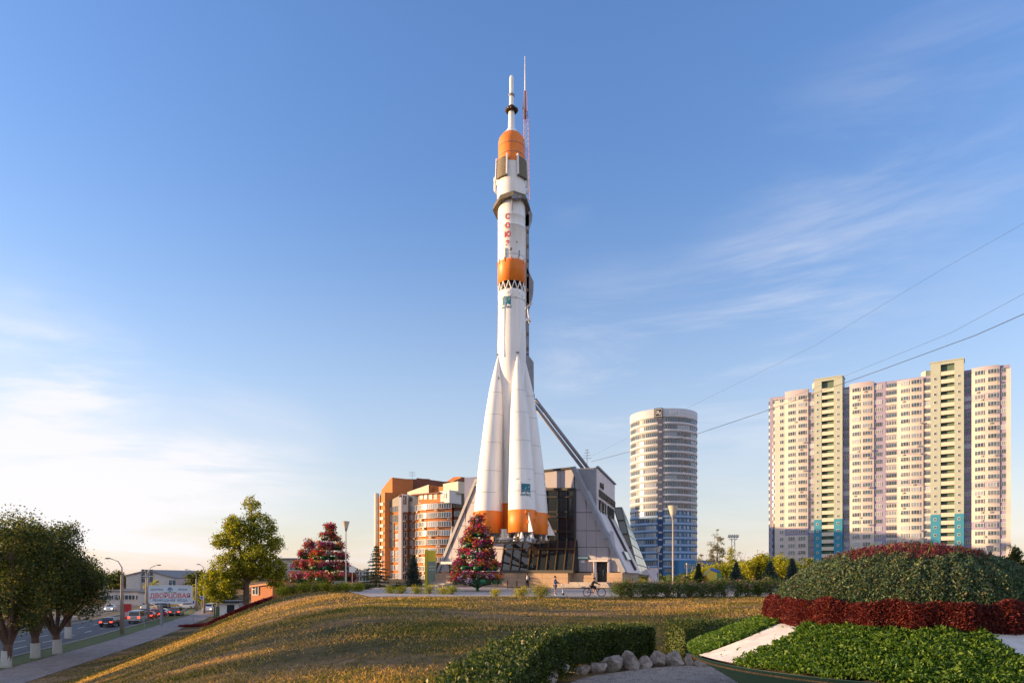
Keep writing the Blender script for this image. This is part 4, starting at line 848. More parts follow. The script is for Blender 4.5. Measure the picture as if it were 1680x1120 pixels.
def round_tower():
    D = 330; c = Vector((X(1088.3, D), D, -1.5)); root = empty('round_tower', c, label='cylindrical white residential tower whose lower floors are painted blue', cat='tower block'); rad = 15.9
    white = M('tower_white', (.50, .51, .55), .7, .04, .2); lil = M('tower_lilac', (.24, .36, .55), .7, .04, .2); bl = M('tower_blue', (.05, .20, .42), .7, .06, .2); grw = M('tower_grey_wall', (.34, .37, .42), .7)
    view = math.atan2(c.x, c.y)  # angle 0 of the lathe faces -Y; turn toward the camera
    rot = view * -1
    def L(name, prof, mat, a0=None, a1=None, n=72):
        mb = MB().m(0, True)
        mb.lathe(prof, n) if a0 is None else mb.lathe(prof, n, a0=a0, a1=a1)
        return mb.build(name, mat, root, (0, 0, 0), rot)
    FH = 3.31; top = 78.3; nb = 22; zb0 = top - 4.2 - (nb) * FH
    L('wall', [(rad - .25, -1), (rad - .25, 31.2)], bl); L('wall', [(rad - .25, 31.2), (rad - .25, top - 3.4)], grw); L('parapet', [(rad, top - 3.8), (rad + .05, top), (rad - .5, top), (rad - .5, top - 1.5)], white); L('roof', [(rad - .5, top - .8), (.01, top - .8)], white)
    angs = lambda p: math.asin(max(-1, min(1, (p - 1088.3) / 54.2)))
    cols = [(1036.5, 1043.5, 3), (1045, 1058.5, 4), (1061, 1077, 5), (1091, 1109, 5), (1110, 1129.5, 5), (1131, 1140, 3)]
    back = [(math.pi - .95 + .34 * k, math.pi - .95 + .34 * k + .28, 4) for k in range(6)]
    units = [(angs(a), angs(b), n) for a, b, n in cols] + back
    meshes = []
    for a0, a1, n in units:
        mb = MB().m(1, True).lathe([(rad - .08, -.15), (rad - .08, 1.60)], 6, a0=a0, a1=a1).m(0)
        for k in range(n + 1): a = lerp(a0, a1, k / n); mb.box((math.sin(a) * (rad - .06), -math.cos(a) * (rad - .06), .78), (.16, .16, 1.55), a)
        meshes.append([mb.mesh('window', [M('tower_frame', (.30, .32, .36), .5), g]) for g in (m_glassb, m_curt)])
    slot = MB().m(0, True).lathe([(rad - .1, 0), (rad - .1, 1.2)], 2, a0=-.03, a1=.03).mesh('window', m_curt)
    small = []
    for px in (1114, 1121, 1126.5): a = angs(px); small.append(MB().m(0).box((math.sin(a) * (rad - .1), -math.cos(a) * (rad - .1), .8), (.95, .25, 1.6), a).mesh('window', m_curt))
    for k in range(nb + 1):
        z = zb0 + k * FH; low = z < 30
        if k: MB().m(0, True).lathe([(rad - .3, .12), (rad, .12), (rad, 1.38), (rad - .3, 1.38)], 72).build('floor_band', lil if low else white, root, (0, 0, z - .05), rot)
        for i, mm in enumerate(meshes):
            if i == 4 and low: continue
            if k < 1 and i >= 6: continue
            inst('window', mm[1 if R.random() < (.55 if i in (1, 2) else .3) else 0], root, (0, 0, z + 1.55), rot)
        if low:
            for me in small: inst('window', me, root, (0, 0, z + 1.55), rot)
        a = angs(1084); inst('window', slot, root, (0, 0, z + 1.4), rot + a)
    a0, a1 = angs(1079.5), angs(1087.8)
    L('stair_shaft', [(rad + .12, 0), (rad + .12, 31.2)], M('shaft_navy', (.012, .035, .12), .6), a0, a1, 4); L('stair_shaft', [(rad + .12, 31.2), (rad + .12, top - 4)], M('shaft_grey', (.07, .08, .13), .6), a0, a1, 4)
    sl2 = MB().m(0, True).lathe([(rad + .16, 0), (rad + .16, .8)], 3, a0=angs(1081), a1=angs(1086.5)).mesh('window', m_curt)
    for k in range(nb): inst('window', sl2, root, (0, 0, zb0 + k * FH + 3.0), rot)
    # square emblem with letter shapes
    a = angs(1081); q = Vector((math.sin(a) * (rad + .3), -math.cos(a) * (rad + .3), top - 2.0))
    rm = Matrix.Rotation(rot, 3, 'Z'); s = MB().m(0).box((0, 0, 0), (3.9, .4, 4.3)).m(1).box((0, -.22, 0), (3.2, .05, 3.5)).m(0).box((0, -.26, 0), (2.8, .05, 3.1)).build('roof_sign', [m_black, m_frame], root, rm @ q, rot + a)
    me = text_mesh('R', 2.6, m_frame, .05); inst('sign_letter', me, s, (-.2, -.34, 0.0)); inst('sign_stroke', MB().box((.75, -.32, -.35), (.3, .06, 1.5)).mesh('sign_stroke', m_frame), s)
    # low blue annex
    A = (X(1120, 322) - c.x, 312 - D, 3.5); MB().box((A[0] + 4.5, A[1], 3.2), (20, 10, 10)).build('annex', bl, root)
    wv = win('window', .9, 1.9, 1)
    for i in range(3): inst('window', wv, root, (A[0] - 2.6 + i * 1.9, A[1] - 5.05, 4.6), 0)
round_tower()

def brick_complex():
    RL = Vector((-32, 245, -2)); root = empty('brick_apartment_building', RL, label='orange brick apartment building with stepped gables and curved glazed balconies left of the museum', cat='apartment building')
    br = M('orange_brick', (.46, .165, .05), .85, .1, .8, .1, 5); brd = M('dark_shaded_brick', (.19, .075, .05), .85, .12, .8); wh = M('cream_render', (.62, .55, .45), .8, .05, .4); wr = M('white_render', (.60, .60, .62), .8); roofm = M('roof_sheet', (.16, .15, .15), .6)  # brd: brick with shade put into its colour, also used for ledges
    def z5(x, y): return (600 + x / 5.09, 760 + y / 5.09)
    def prism(fac, pts, mat, depth, name='wall', out=0., zoom=True):
        p = [fac.at(*(z5(*q) if zoom else q), out) for q in pts]; mb = MB(RL); mb.prism(p, -fac.n * depth); return mb.build(name, mat, root)
    A = Fac(631, 244, 32); B = Fac(659.5, 240, -35); C = Fac(670, 243, 38); G = Fac(741.5, 236, -20)
    w3 = win('window', 2.6, 1.7, 4); w3c = win('window', 2.6, 1.7, 4, pane=m_curt); w2 = win('window', 1.5, 1.7, 2, pane=m_curt); wn = win('window', 1.0, 1.7, 1); wbig = win('balcony_glazing', 5.2, 2.6, 7, frame=m_bronze)
    # back gable mass with shade put into darker brick; hidden wings behind it
    BK = Fac(643, 262, -12)
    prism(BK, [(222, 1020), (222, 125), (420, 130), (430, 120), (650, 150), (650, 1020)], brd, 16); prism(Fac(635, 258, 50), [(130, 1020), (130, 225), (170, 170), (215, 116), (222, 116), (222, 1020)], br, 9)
    prism(Fac(663, 270, -10), [(390, 142), (430, 124), (535, 128), (540, 200), (390, 200)], br, 5)
    for q in ((-34, 300, 20, 60, 39), (-38, 345, 20, 40, 45)): MB(RL).box((q[0], q[1], q[4] / 2 - 2), (q[2], q[3], q[4])).build('hidden_shade_wing', brd, root)  # wings out of sight, raised to cast shade on the round tower
    inst('window', w2, root, BK.at(*z5(290, 182), .05) - RL, BK.rz)
    # left rounded stack with balconies
    LS = Fac(622, 250, 66)
    prism(LS, [(98, 1010), (98, 320), (128, 248), (160, 240), (160, 1010)], br, 12); 
    for k in range(11): y = 330 + k * 60; prism(LS, [(104, y + 22), (104, y), (156, y - 4), (156, y + 20)], wh, .5, 'balcony', .5)
    c = LS.at(*z5(112, 300)); MB(RL).m(0, True).tube([(c.x - .5, c.y - 2, -2), (c.x - .5, c.y - 2, c.z + 2)], .9, 12).build('column', wh, root)
    # lit bay A with sloped dark glazed top
    prism(A, [(155, 1035), (155, 338), (288, 262), (288, 1035)], br, 12)
    prism(A, [(155, 375), (155, 340), (283, 268), (283, 352)], M('sloped_glazing', (.10, .09, .09), .35), .3, 'sloped_glazing', .2)
    prism(A, [(155, 412), (155, 378), (175, 376), (175, 412)], wh, .3, 'panel', .15)
    for i, y in enumerate((405, 492, 562, 632, 698)):
        o = inst('balcony_glazing', wbig, root, A.at(*z5(226 if i < 2 else 205, y), .1) - RL, A.rz, scale=(1 if i < 2 else .72, 1, 1))
        if i >= 2: inst('window', w2, root, A.at(*z5(264, y - 4), .1) - RL, A.rz)
    for y in (768, 820, 888, 957):
        for x_ in (186, 225, 264): inst('window', w2, root, A.at(*z5(x_, y), .1) - RL, A.rz)
    # white pier
    p = Fac(656, 238.5, 20).at(*z5(291, 258)); MB(RL).box((p.x, p.y, p.z / 2 - 3), (1.15, 1.15, p.z + 4), -.3).build('pier', wr, root)
    # shaded return
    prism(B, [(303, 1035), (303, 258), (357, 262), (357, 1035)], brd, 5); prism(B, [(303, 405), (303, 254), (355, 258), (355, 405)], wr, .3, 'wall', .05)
    for k in range(8): 
        inst('window', wn, root, B.at(*z5(331, 468 + 72 * k), .1) - RL, B.rz)
        inst('air_conditioner', ac_mesh, root, B.at(*z5(322 + 8 * (k % 3), 480 + 72 * k), .1) - RL, B.rz)
    inst('window', w2, root, B.at(*z5(324, 345), .1) - RL, B.rz, scale=(1, 1, 2))
    # lit section with gable
    prism(C, [(350, 1035), (350, 265), (527, 178), (527, 300), (418, 330), (418, 1035)], br, 9)
    prism(C, [(350, 400), (350, 238), (527, 176), (527, 300), (470, 330), (412, 400)], wh, .4, 'gable', .08)
    prism(C, [(527, 245), (527, 190), (610, 188), (610, 245)], br, 5, 'roof_storey', -2); prism(C, [(612, 240), (612, 165), (738, 142), (738, 240)], wh, 5, 'roof_storey', -2)
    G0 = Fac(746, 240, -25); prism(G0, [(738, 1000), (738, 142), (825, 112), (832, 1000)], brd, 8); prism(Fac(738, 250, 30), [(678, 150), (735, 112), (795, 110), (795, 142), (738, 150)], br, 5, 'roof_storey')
    for k in range(9): 
        y = 400 + 71.5 * k; inst('window', w2, root, C.at(*z5(385, y - 4 if k < 8 else y), .1) - RL, C.rz)
        inst('air_conditioner', ac_mesh, root, C.at(*z5(402, y + 8), .1) - RL, C.rz)
    inst('window', w2, root, C.at(*z5(382, 318), .1) - RL, C.rz)
    # curved balcony front: a shallow drum
    ctr = C.at(*z5(570, 900)); n = 16
    u0, u1 = C.u(681.5), C.u(741.5); w = u1 - u0; sag = 3.0; rad = (w * w / 4 + sag * sag) / (2 * sag); um = (u0 + u1) / 2; half = math.asin(w / 2 / rad)
    cc = C.uz(um, 0, sag - rad) ; th0 = -half - math.radians(38) ; th1 = half - math.radians(38)
    def drum(name, za, zb, mat, o=0., cap=True, a0=th0, a1=th1):
        MB(RL).m(0, True).lathe([(rad - 1.5 + o, za), (rad + o, za), (rad + o, zb), (rad - 3 + o, zb)], n, (cc.x, cc.y, 0), a0=a0, a1=a1).build(name, mat, root)
    ztop = C.at(700, 826).z; drum('wall', -4, ztop, br); FHb = 3.02
    wseg = []
    for s in range(4):
        a0 = lerp(th0, th1, s / 4 + .015); a1 = lerp(th0, th1, (s + 1) / 4 - .015)
        for pane in (m_curt, m_glassb):
            mb = MB().m(1, True).lathe([(rad + .12, 0), (rad + .12, 1.75)], 4, a0=a0, a1=a1).m(0)
            for k in range(6): a = lerp(a0, a1, k / 5); mb.box((math.sin(a) * (rad + .12), -math.cos(a) * (rad + .12), .87), (.12, .16, 1.75), a)
            mb.m(0, True).lathe([(rad + .15, -.08), (rad + .15, .02)], 4, a0=a0, a1=a1).lathe([(rad + .15, 1.72), (rad + .15, 1.82)], 4, a0=a0, a1=a1); wseg.append(mb.mesh('balcony_glazing', [m_frame, pane]))
    for k in range(10):
        z = ztop - 2.3 - k * FHb
        for s in range(4): inst('balcony_glazing', wseg[s * 2 + (R.random() < .4)], root, (cc.x - RL.x, cc.y - RL.y, z - RL.z))
        MB(RL).m(0, True).lathe([(rad, z - .32), (rad + .35, z - .28), (rad + .35, z - .16), (rad, z - .12)], n, (cc.x, cc.y, 0), a0=th0, a1=th1).build('ledge', brd, root)
        for s in range(2): a = lerp(th0, th1, R.random() * .9 + .05); inst('air_conditioner', ac_mesh, root, (cc.x - RL.x + math.sin(a) * (rad + .3), cc.y - RL.y - math.cos(a) * (rad + .3), z - RL.z - .6), a)
    prism(C, [(470, 330), (470, 262), (645, 248), (645, 330)], br, 6, 'wall', 1.5); prism(C, [(640, 330), (640, 235), (722, 222), (722, 330)], wr, 6, 'wall', 1.4); prism(C, [(418, 272), (418, 262), (650, 242), (650, 254)], brd, 3, 'ledge', 2.3)
    for x_ in (492, 528, 570, 612): inst('window', w2, root, C.at(*z5(x_, 300), 1.6) - RL, C.rz)
    inst('window', w2, root, C.at(*z5(683, 292), 1.5) - RL, C.rz)
    prism(G0, [(724, 368), (724, 222), (828, 214), (832, 368)], M('roof_glazing', (.13, .11, .10), .3), .4, 'balcony_glazing', .3)
    for x_ in (724, 750, 776, 802, 828): MB(RL).bar(G0.at(*z5(x_, 222), .35), G0.at(*z5(x_, 368), .35), .15).build('mullion', m_bronze, root)
    for y in (222, 258, 295, 332, 366): MB(RL).bar(G0.at(*z5(724, y), .35), G0.at(*z5(830, y), .35), .12).build('mullion', m_bronze, root)
    for k in range(3):
        inst('window', w3, root, G0.at(*z5(765, 440 + 72 * k), .1) - RL, G0.rz); inst('air_conditioner', ac_mesh, root, G0.at(*z5(785, 452 + 72 * k), .1) - RL, G0.rz)
    # shopfront and porch at the foot
    prism(A, [(200, 1035), (200, 985), (330, 985), (330, 1035)], wr, 3, 'porch', 2.0); prism(A, [(200, 985), (200, 962), (290, 960), (290, 985)], M('awning_blue', (.05, .07, .12), .6), 3.2, 'awning', 2.3)
    a = BK.at(*z5(388, 130)); mb = MB(RL); mb.tube([a, a + Vector((0, 0, 3))], .06, 5)
    for k in range(4): mb.tube([a + Vector((-1.2, 0, 1.2 + k * .5)), a + Vector((1.2, 0, 1.2 + k * .5))], .04, 4)
    mb.build('antenna', m_greymetal, root)
brick_complex()
# ------------------------------------------------------------------ flower bowl in the foreground
def bowl():
    bx, by = BC; root = empty('flower_bowl', (bx, by, -1.9), label='large hat-shaped flower bowl with red and grey-green plant dome and leafy brim at lower right', cat='flower bed')
    RD, RB = 1.79, 2.92; zi, zo = 1.22, .72      # heights above root
    rs = np.random.RandomState(3)
    inst('rim', MB().m(0, True).lathe([(.9, .02), (1.6, .10), (2.3, .38), (2.75, .645), (2.95, .775), (2.96, .785), (2.94, .785), (2.86, .74), (1.5, 1.1)], 96).mesh('rim', M('teal_rim', (.008, .035, .04), .5, .1, 3, spec=.3)), root)
    MB().m(0, True).lathe([(.8, 0), (.7, .3), (1.0, .4)], 32).build('foot', m_conc, root)
    def zdome(r): # dome height over radius
        t = np.clip(r / RD, 0, 1); return zi - .05 + 1.09 * np.clip(1 - t ** 2.0, 0, 1) ** .50
    def zbrim(r): t = np.clip((r - RD) / (RB - RD), 0, 1); return zi + .0 - (zi - zo - .06) * t ** 1.15
    prof = [(r, float(zdome(r)) - .09) for r in np.linspace(0.01, RD, 26)]
    MB().m(0, True).lathe(prof[::-1], 64).build('soil_dome', m_soil, root)
    MB().m(0, True).lathe([(RB, zo + .0), (RD, zi - .04)], 96).build('soil_brim', m_soil, root)
    # leafy brim with bare white ribbons between
    def ang(px, py):   # direction angle of a brim point seen at px,py
        best = None
        for r in np.linspace(RD, RB, 40):
            z = float(zbrim(r)) - 1.9; d = z / ((HY - py) / F); x = X(px, d); e = abs(math.hypot(x - bx, d - by) - r)
            if best is None or e < best[0]: best = (e, math.atan2(x - bx, -(d - by)))
        return best[1]
    a_rib = [(ang(1150, 1078), ang(1206, 1092)), (-.14, .30)]
    def ribbon(a0, a1):
        mb = MB().m(0, True); n = 14; rr = np.linspace(RD - .02, RB + .03, 12); vs = []
        for r in rr:
            wv = .05 * math.sin((r - RD) * 3.0)
            for i in range(n + 1): a = lerp(a0, a1, i / n) + wv; vs.append((r * math.sin(a), -r * math.cos(a), float(zbrim(r)) + .035))
        k = n + 1; mb.add(vs, [(j * k + i, j * k + i + 1, (j + 1) * k + i + 1, (j + 1) * k + i) for j in range(11) for i in range(n)]); return mb
    for a0, a1 in a_rib: ribbon(min(a0, a1), max(a0, a1)).build('white_ribbon', M('white_ribbon', (.60, .58, .56), .6, .16, 4, .2, 9), root)
    ribs = [(min(a), max(a)) for a in a_rib]
    n = 150000; r = np.sqrt(rs.rand(n) * ((RB + .04) ** 2 - RD ** 2) + RD ** 2); a = rs.rand(n) * 6.283185 - math.pi
    keep = np.ones(n, bool)
    wv = .05 * np.sin((r - RD) * 3.0)
    for a0, a1 in ribs: keep &= ~(((a > a0 + wv) & (a < a1 + wv)) & (rs.rand(n) > .002))
    keep &= (np.cos(a) > -.45) | (rs.rand(n) < .4)
    r, a = r[keep], a[keep]; lump = .025 * np.sin(a * 31 + 4 * np.sin(r * 9)) * np.sin(r * 17 + 3 * np.sin(a * 7)); z = zbrim(r) + .02 + .085 * rs.rand(len(r)) + lump
    rd = np.stack([np.sin(a), -np.cos(a), 0 * a], 1); P_ = np.stack([r * rd[:, 0], r * rd[:, 1], z], 1); axl = rd * .8 + np.array([0, 0, .35])
    lf = LEAF('brim_leaf', [(.035, .085, .014), (.085, .165, .022), (.18, .27, .04)], .35, .45)
    inst('leafy_brim', npmesh('leafy_brim', leaves(P_, .052, .40, axl, .85, .55), 4, lf), root)
    # bands on the dome
    def dome_pts(n, z0, z1, thick, bulge=0.0):
        r = RD * np.sqrt(rs.rand(n * 3)); a = rs.rand(n * 3) * 6.283
        # add wall samples so the steep foot is covered evenly
        t = rs.rand(n * 3) ** .5; r = np.where(rs.rand(n * 3) < .6, RD * (1 - .5 * t * t * rs.rand(n * 3)), r)
        z = zdome(r); k = (z > z0 + .03 * np.sin(a * 9 + 2)) & (z < z1 + .03 * np.sin(a * 7)); k &= (np.cos(a) > -.5) | (rs.rand(n * 3) < .5)
        r, a, z = r[k][:n], a[k][:n], z[k][:n]; dz = (zdome(r + .02) - zdome(np.maximum(r - .02, 0))) / .04; nr = unit(np.stack([-dz * np.sin(a), dz * np.cos(a), np.ones(len(r))], 1))
        lump = .016 * np.sin(a * 13 + 3 * np.sin(r * 6)) * np.sin(r * 11 + 2 * np.sin(a * 5)) + .012 * np.sin(a * 37 + r * 9); base = np.stack([r * np.sin(a), -r * np.cos(a), z], 1); q = base + nr * (rs.rand(len(r), 1) * thick + bulge - .03 + lump[:, None]); return q, nr
    # lower red band: bulging skirt of fine red leaves
    nn = 110000; a = rs.rand(nn) * 6.283; h = rs.rand(nn); k = (np.cos(a) > -.5); a, h = a[k], h[k]
    rr = RD - .08 + .09 * np.sin(np.clip(h, 0, 1) * math.pi * .8 + .35) + .08 * rs.rand(len(a)) + .03 * np.sin(a * 23) ; zz = zi - .10 + (.47 + .012 * np.sin(a * 11 + 1) + .01 * np.sin(a * 29)) * h + .02 * np.sin(a * 17)
    q = np.stack([rr * np.sin(a), -rr * np.cos(a), zz], 1); nr = np.stack([np.sin(a), -np.cos(a), .35 + 0 * a], 1)
    inst('red_band', npmesh('red_band', leaves(q, .05, .20, nr, .95), 4, LEAF('red_foliage', [(.05, .012, .018), (.12, .020, .020), (.25, .055, .03)], .35)), root)
    MB().m(0, True).lathe([(RD - .02, zi - .12), (RD + .03, zi + .12), (RD - .08, zi + .33)], 64).build('band_core', m_soil, root)
    q, nr = dome_pts(110000, zi + .24, zi + .90, .10)
    inst('grey_green_band', npmesh('grey_green_band', leaves(q, .038, .45, nr, .85), 4, LEAF('sedum_leaf', [(.035, .07, .035), (.06, .115, .055), (.085, .14, .06), (.15, .18, .075), (.11, .095, .05), (.06, .11, .07)], .22)), root)
    q, nr = dome_pts(22000, zi + .86, zi + 2, .11, .0)
    inst('red_top', npmesh('red_top', leaves(q, .065, .22, nr, .9), 4, LEAF('plum_foliage', [(.06, .012, .022), (.14, .03, .04), (.20, .07, .05)], .35)), root)
    q, nr = dome_pts(420, zi + .86, zi + 2, .12); inst('grass_sprig', npmesh('grass_sprig', leaves(q, .17, .10, nr, .8), 4, LEAF('sprig', [(.06, .13, .02), (.12, .19, .04)], .4)), root, kind='stuff')
    q, nr = dome_pts(60, zi + .40, zi + .9, .10); q = np.repeat(q, 5, 0) + rs.normal(size=(len(q) * 5, 3)) * .01; nr = np.repeat(nr, 5, 0); inst('weed', npmesh('weed', leaves(q, .09, .2, nr, .5), 4, LEAF('sprig', [], .4)), root, kind='stuff')
bowl()

# ------------------------------------------------------------------ clipped hedges
m_hedge = LEAF('hedge_leaf', [(.016, .034, .009), (.032, .062, .013), (.17, .19, .035)], .35, .4)
def hedge(name, label, path, w, hts, n, seed, lsize=.05):
    rs = np.random.RandomState(seed); base = Vector((path[0][0], path[0][1], -1.9)); root = empty(name, base, label=label, cat='hedge')
    pa = np.array(path); seg = np.linalg.norm(np.diff(pa, axis=0), axis=1); cum = np.r_[0, np.cumsum(seg)]; Lt = cum[-1]
    s = rs.rand(n) * (Lt + .3) - .15; sx = np.interp(s, cum, pa[:, 0]); sy = np.interp(s, cum, pa[:, 1]); i = np.clip(np.searchsorted(cum, s) - 1, 0, len(seg) - 1); d = (pa[i + 1] - pa[i]) / seg[i][:, None]; nrm = np.stack([-d[:, 1], d[:, 0]], 1)
    h = np.interp(s, cum, hts); lump = .05 * np.sin(s * 4.3) + .04 * np.sin(s * 9.1 + 1); per = rs.rand(n) * (w + 2 * .8); ww = w / 2
    c = np.where(per < w, per - ww, np.where(per < w + .8, ww, -ww)); zz = np.where(per < w, h, np.where(per < w + .8, (per - w) / .8 * h, (per - w - .8) / .8 * h))
    rnd = 1 - .12 * np.clip((zz / h - .75) / .25, 0, 1) * (np.abs(c) > ww * .9); c = c * rnd; j = rs.normal(size=(n, 3)) * .035
    inner = rs.rand(n) * .14; c = c * (1 - inner / ww * .8); zz = zz - np.where(per < w, inner, 0)
    x = sx + nrm[:, 0] * (c + lump * np.sign(c)) + j[:, 0] - base.x; y = sy + nrm[:, 1] * (c + lump * np.sign(c)) + j[:, 1] - base.y
    end = (rs.rand(n) < .12); s_e = np.where(rs.rand(n) < .5, 0, Lt)
    gz = np.array([T(a + base.x, b + base.y) for a, b in zip(x, y)]) - base.z
    z = gz + np.maximum(zz + j[:, 2] + lump * .6 * (per < w), .02)
    q = np.stack([x, y, z], 1); ax = np.stack([nrm[:, 0] * np.sign(c) * (per >= w), nrm[:, 1] * np.sign(c) * (per >= w), .5 + .7 * (per < w)], 1)
    # ends
    for se, dd in ((0, -1), (Lt, 1)):
        m_ = int(n * .05); k = 0 if se == 0 else len(seg) - 1; dv = (pa[k + 1] - pa[k]) / seg[k]; nv = np.array([-dv[1], dv[0]]); he = float(np.interp(se, cum, hts)); p0 = pa[0] if se == 0 else pa[-1]
        cc = (rs.rand(m_) - .5) * w; ext = .12 * (1 - (2 * cc / w) ** 2) + rs.normal(size=m_) * .03; zz = rs.rand(m_) * he; xx = p0[0] + dv[0] * dd * ext + nv[0] * cc - base.x; yy = p0[1] + dv[1] * dd * ext + nv[1] * cc - base.y
        g = T(p0[0], p0[1]) - base.z; q = np.vstack([q, np.stack([xx, yy, g + zz], 1)]); ax = np.vstack([ax, np.stack([dv[0] * dd + 0 * xx, dv[1] * dd + 0 * xx, .5 + 0 * xx], 1)])
    inst('foliage', npmesh('foliage', leaves(q, lsize, .55, unit(ax), .8), 4, m_hedge), root)
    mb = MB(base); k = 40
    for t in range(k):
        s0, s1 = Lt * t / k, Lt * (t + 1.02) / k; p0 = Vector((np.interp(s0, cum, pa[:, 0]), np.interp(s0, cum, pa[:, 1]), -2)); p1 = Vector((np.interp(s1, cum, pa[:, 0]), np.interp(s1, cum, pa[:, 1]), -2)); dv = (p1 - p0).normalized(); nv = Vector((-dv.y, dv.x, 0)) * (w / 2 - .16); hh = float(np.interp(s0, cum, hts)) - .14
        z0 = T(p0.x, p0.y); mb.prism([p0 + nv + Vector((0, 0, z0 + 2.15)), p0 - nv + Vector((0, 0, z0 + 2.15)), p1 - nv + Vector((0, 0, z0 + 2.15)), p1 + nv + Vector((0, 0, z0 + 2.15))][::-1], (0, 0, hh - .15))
    mb.build('hedge_core', m_core, root)  # solid dark core standing in for the shade inside the hedge
hedge('hedge', 'long clipped dark green hedge curving behind the row of boulders', [(-.75, 5.0), (-.55, 6.6), (-.35, 8.2), (-.12, 10), (.15, 11.8), (.85, 13.4), (1.9, 14.45), (2.82, 14.8)], .9, [.78, .78, .78, .76, .78, .82, .82, .8], 60000, 4)
hedge('hedge', 'short clipped hedge right of the gap, behind the flower bowl', [(3.78, 15.5), (5.3, 15.9), (7.0, 16.0), (9.0, 15.6)], 1.1, [.85, .85, .85, .8], 18000, 5)
# ------------------------------------------------------------------ boulders
m_rock = M('boulder', (.26, .21, .18), .9, .3, 6, 1.0, 14, col2=(.50, .43, .38))
rocks = [(897, 1119, 34, 15, 'flat boulder at the left end of the row, cut by the frame edge'), (921, 1112, 27, 26, 'wedge shaped boulder second from the left'), (953, 1106, 34, 15, 'long low flat boulder under the hedge'), (983, 1103, 26, 13, 'small flat boulder beside the long flat one'),
         (1004, 1101, 34, 22, 'angular boulder leaning right near the middle of the row'), (1034, 1099, 31, 28, 'biggest squarish boulder of the row'), (1059, 1096, 22, 17, 'small round boulder just right of the biggest one'), (1080, 1094, 27, 23, 'steep pointed boulder below the gap between the hedges'),
         (1108, 1093, 28, 23, 'broad boulder with a slanting top near the bowl'), (1132, 1093, 15, 18, 'narrow upright boulder beside the flower bowl'), (1155, 1094, 26, 15, 'low boulder partly hidden by the bowl rim')]
for i, (px, py, w, h, lab) in enumerate(rocks):
    d = 1.9 * F / (py - HY); c = P(px, py, d); W_ = w / F * d * 1.12; H_ = h / F * d * 1.1; rr = random.Random(40 + i); bm = bmesh.new(); bmesh.ops.create_icosphere(bm, subdivisions=4, radius=1)
    pl = [(Vector((rr.uniform(-1, 1), rr.uniform(-1, 1), rr.uniform(-.5, 1))).normalized(), rr.uniform(.38, .72)) for _ in range(11)]
    for v in bm.verts:
        for nn_, dd in pl:
            k = v.co.dot(nn_) - dd
            if k > 0: v.co -= nn_ * k
        v.co += v.co.normalized() * (rr.random() - .5) * .018
    me = bpy.data.meshes.new('boulder'); bm.to_mesh(me); bm.free(); me.materials.append(m_rock); co = np.array([v.co for v in me.vertices]); lo, hi = co.min(0), co.max(0)
    for v in me.vertices: v.co = Vector(((v.co.x - (lo[0] + hi[0]) / 2) / (hi[0] - lo[0]) * W_, (v.co.y) / (hi[1] - lo[1]) * W_ * .8, (v.co.z - lo[2]) / (hi[2] - lo[2]) * (H_ + .08) - .08))
    inst('boulder', me, None, (c.x, c.y + .1, -1.88), rr.uniform(-.25, .25), label=lab, category=None) if False else tag(inst('boulder', me, None, (c.x, c.y + .1, -1.88), rr.uniform(-.25, .25)), lab, 'boulder', 'boulders edging the gravel path')

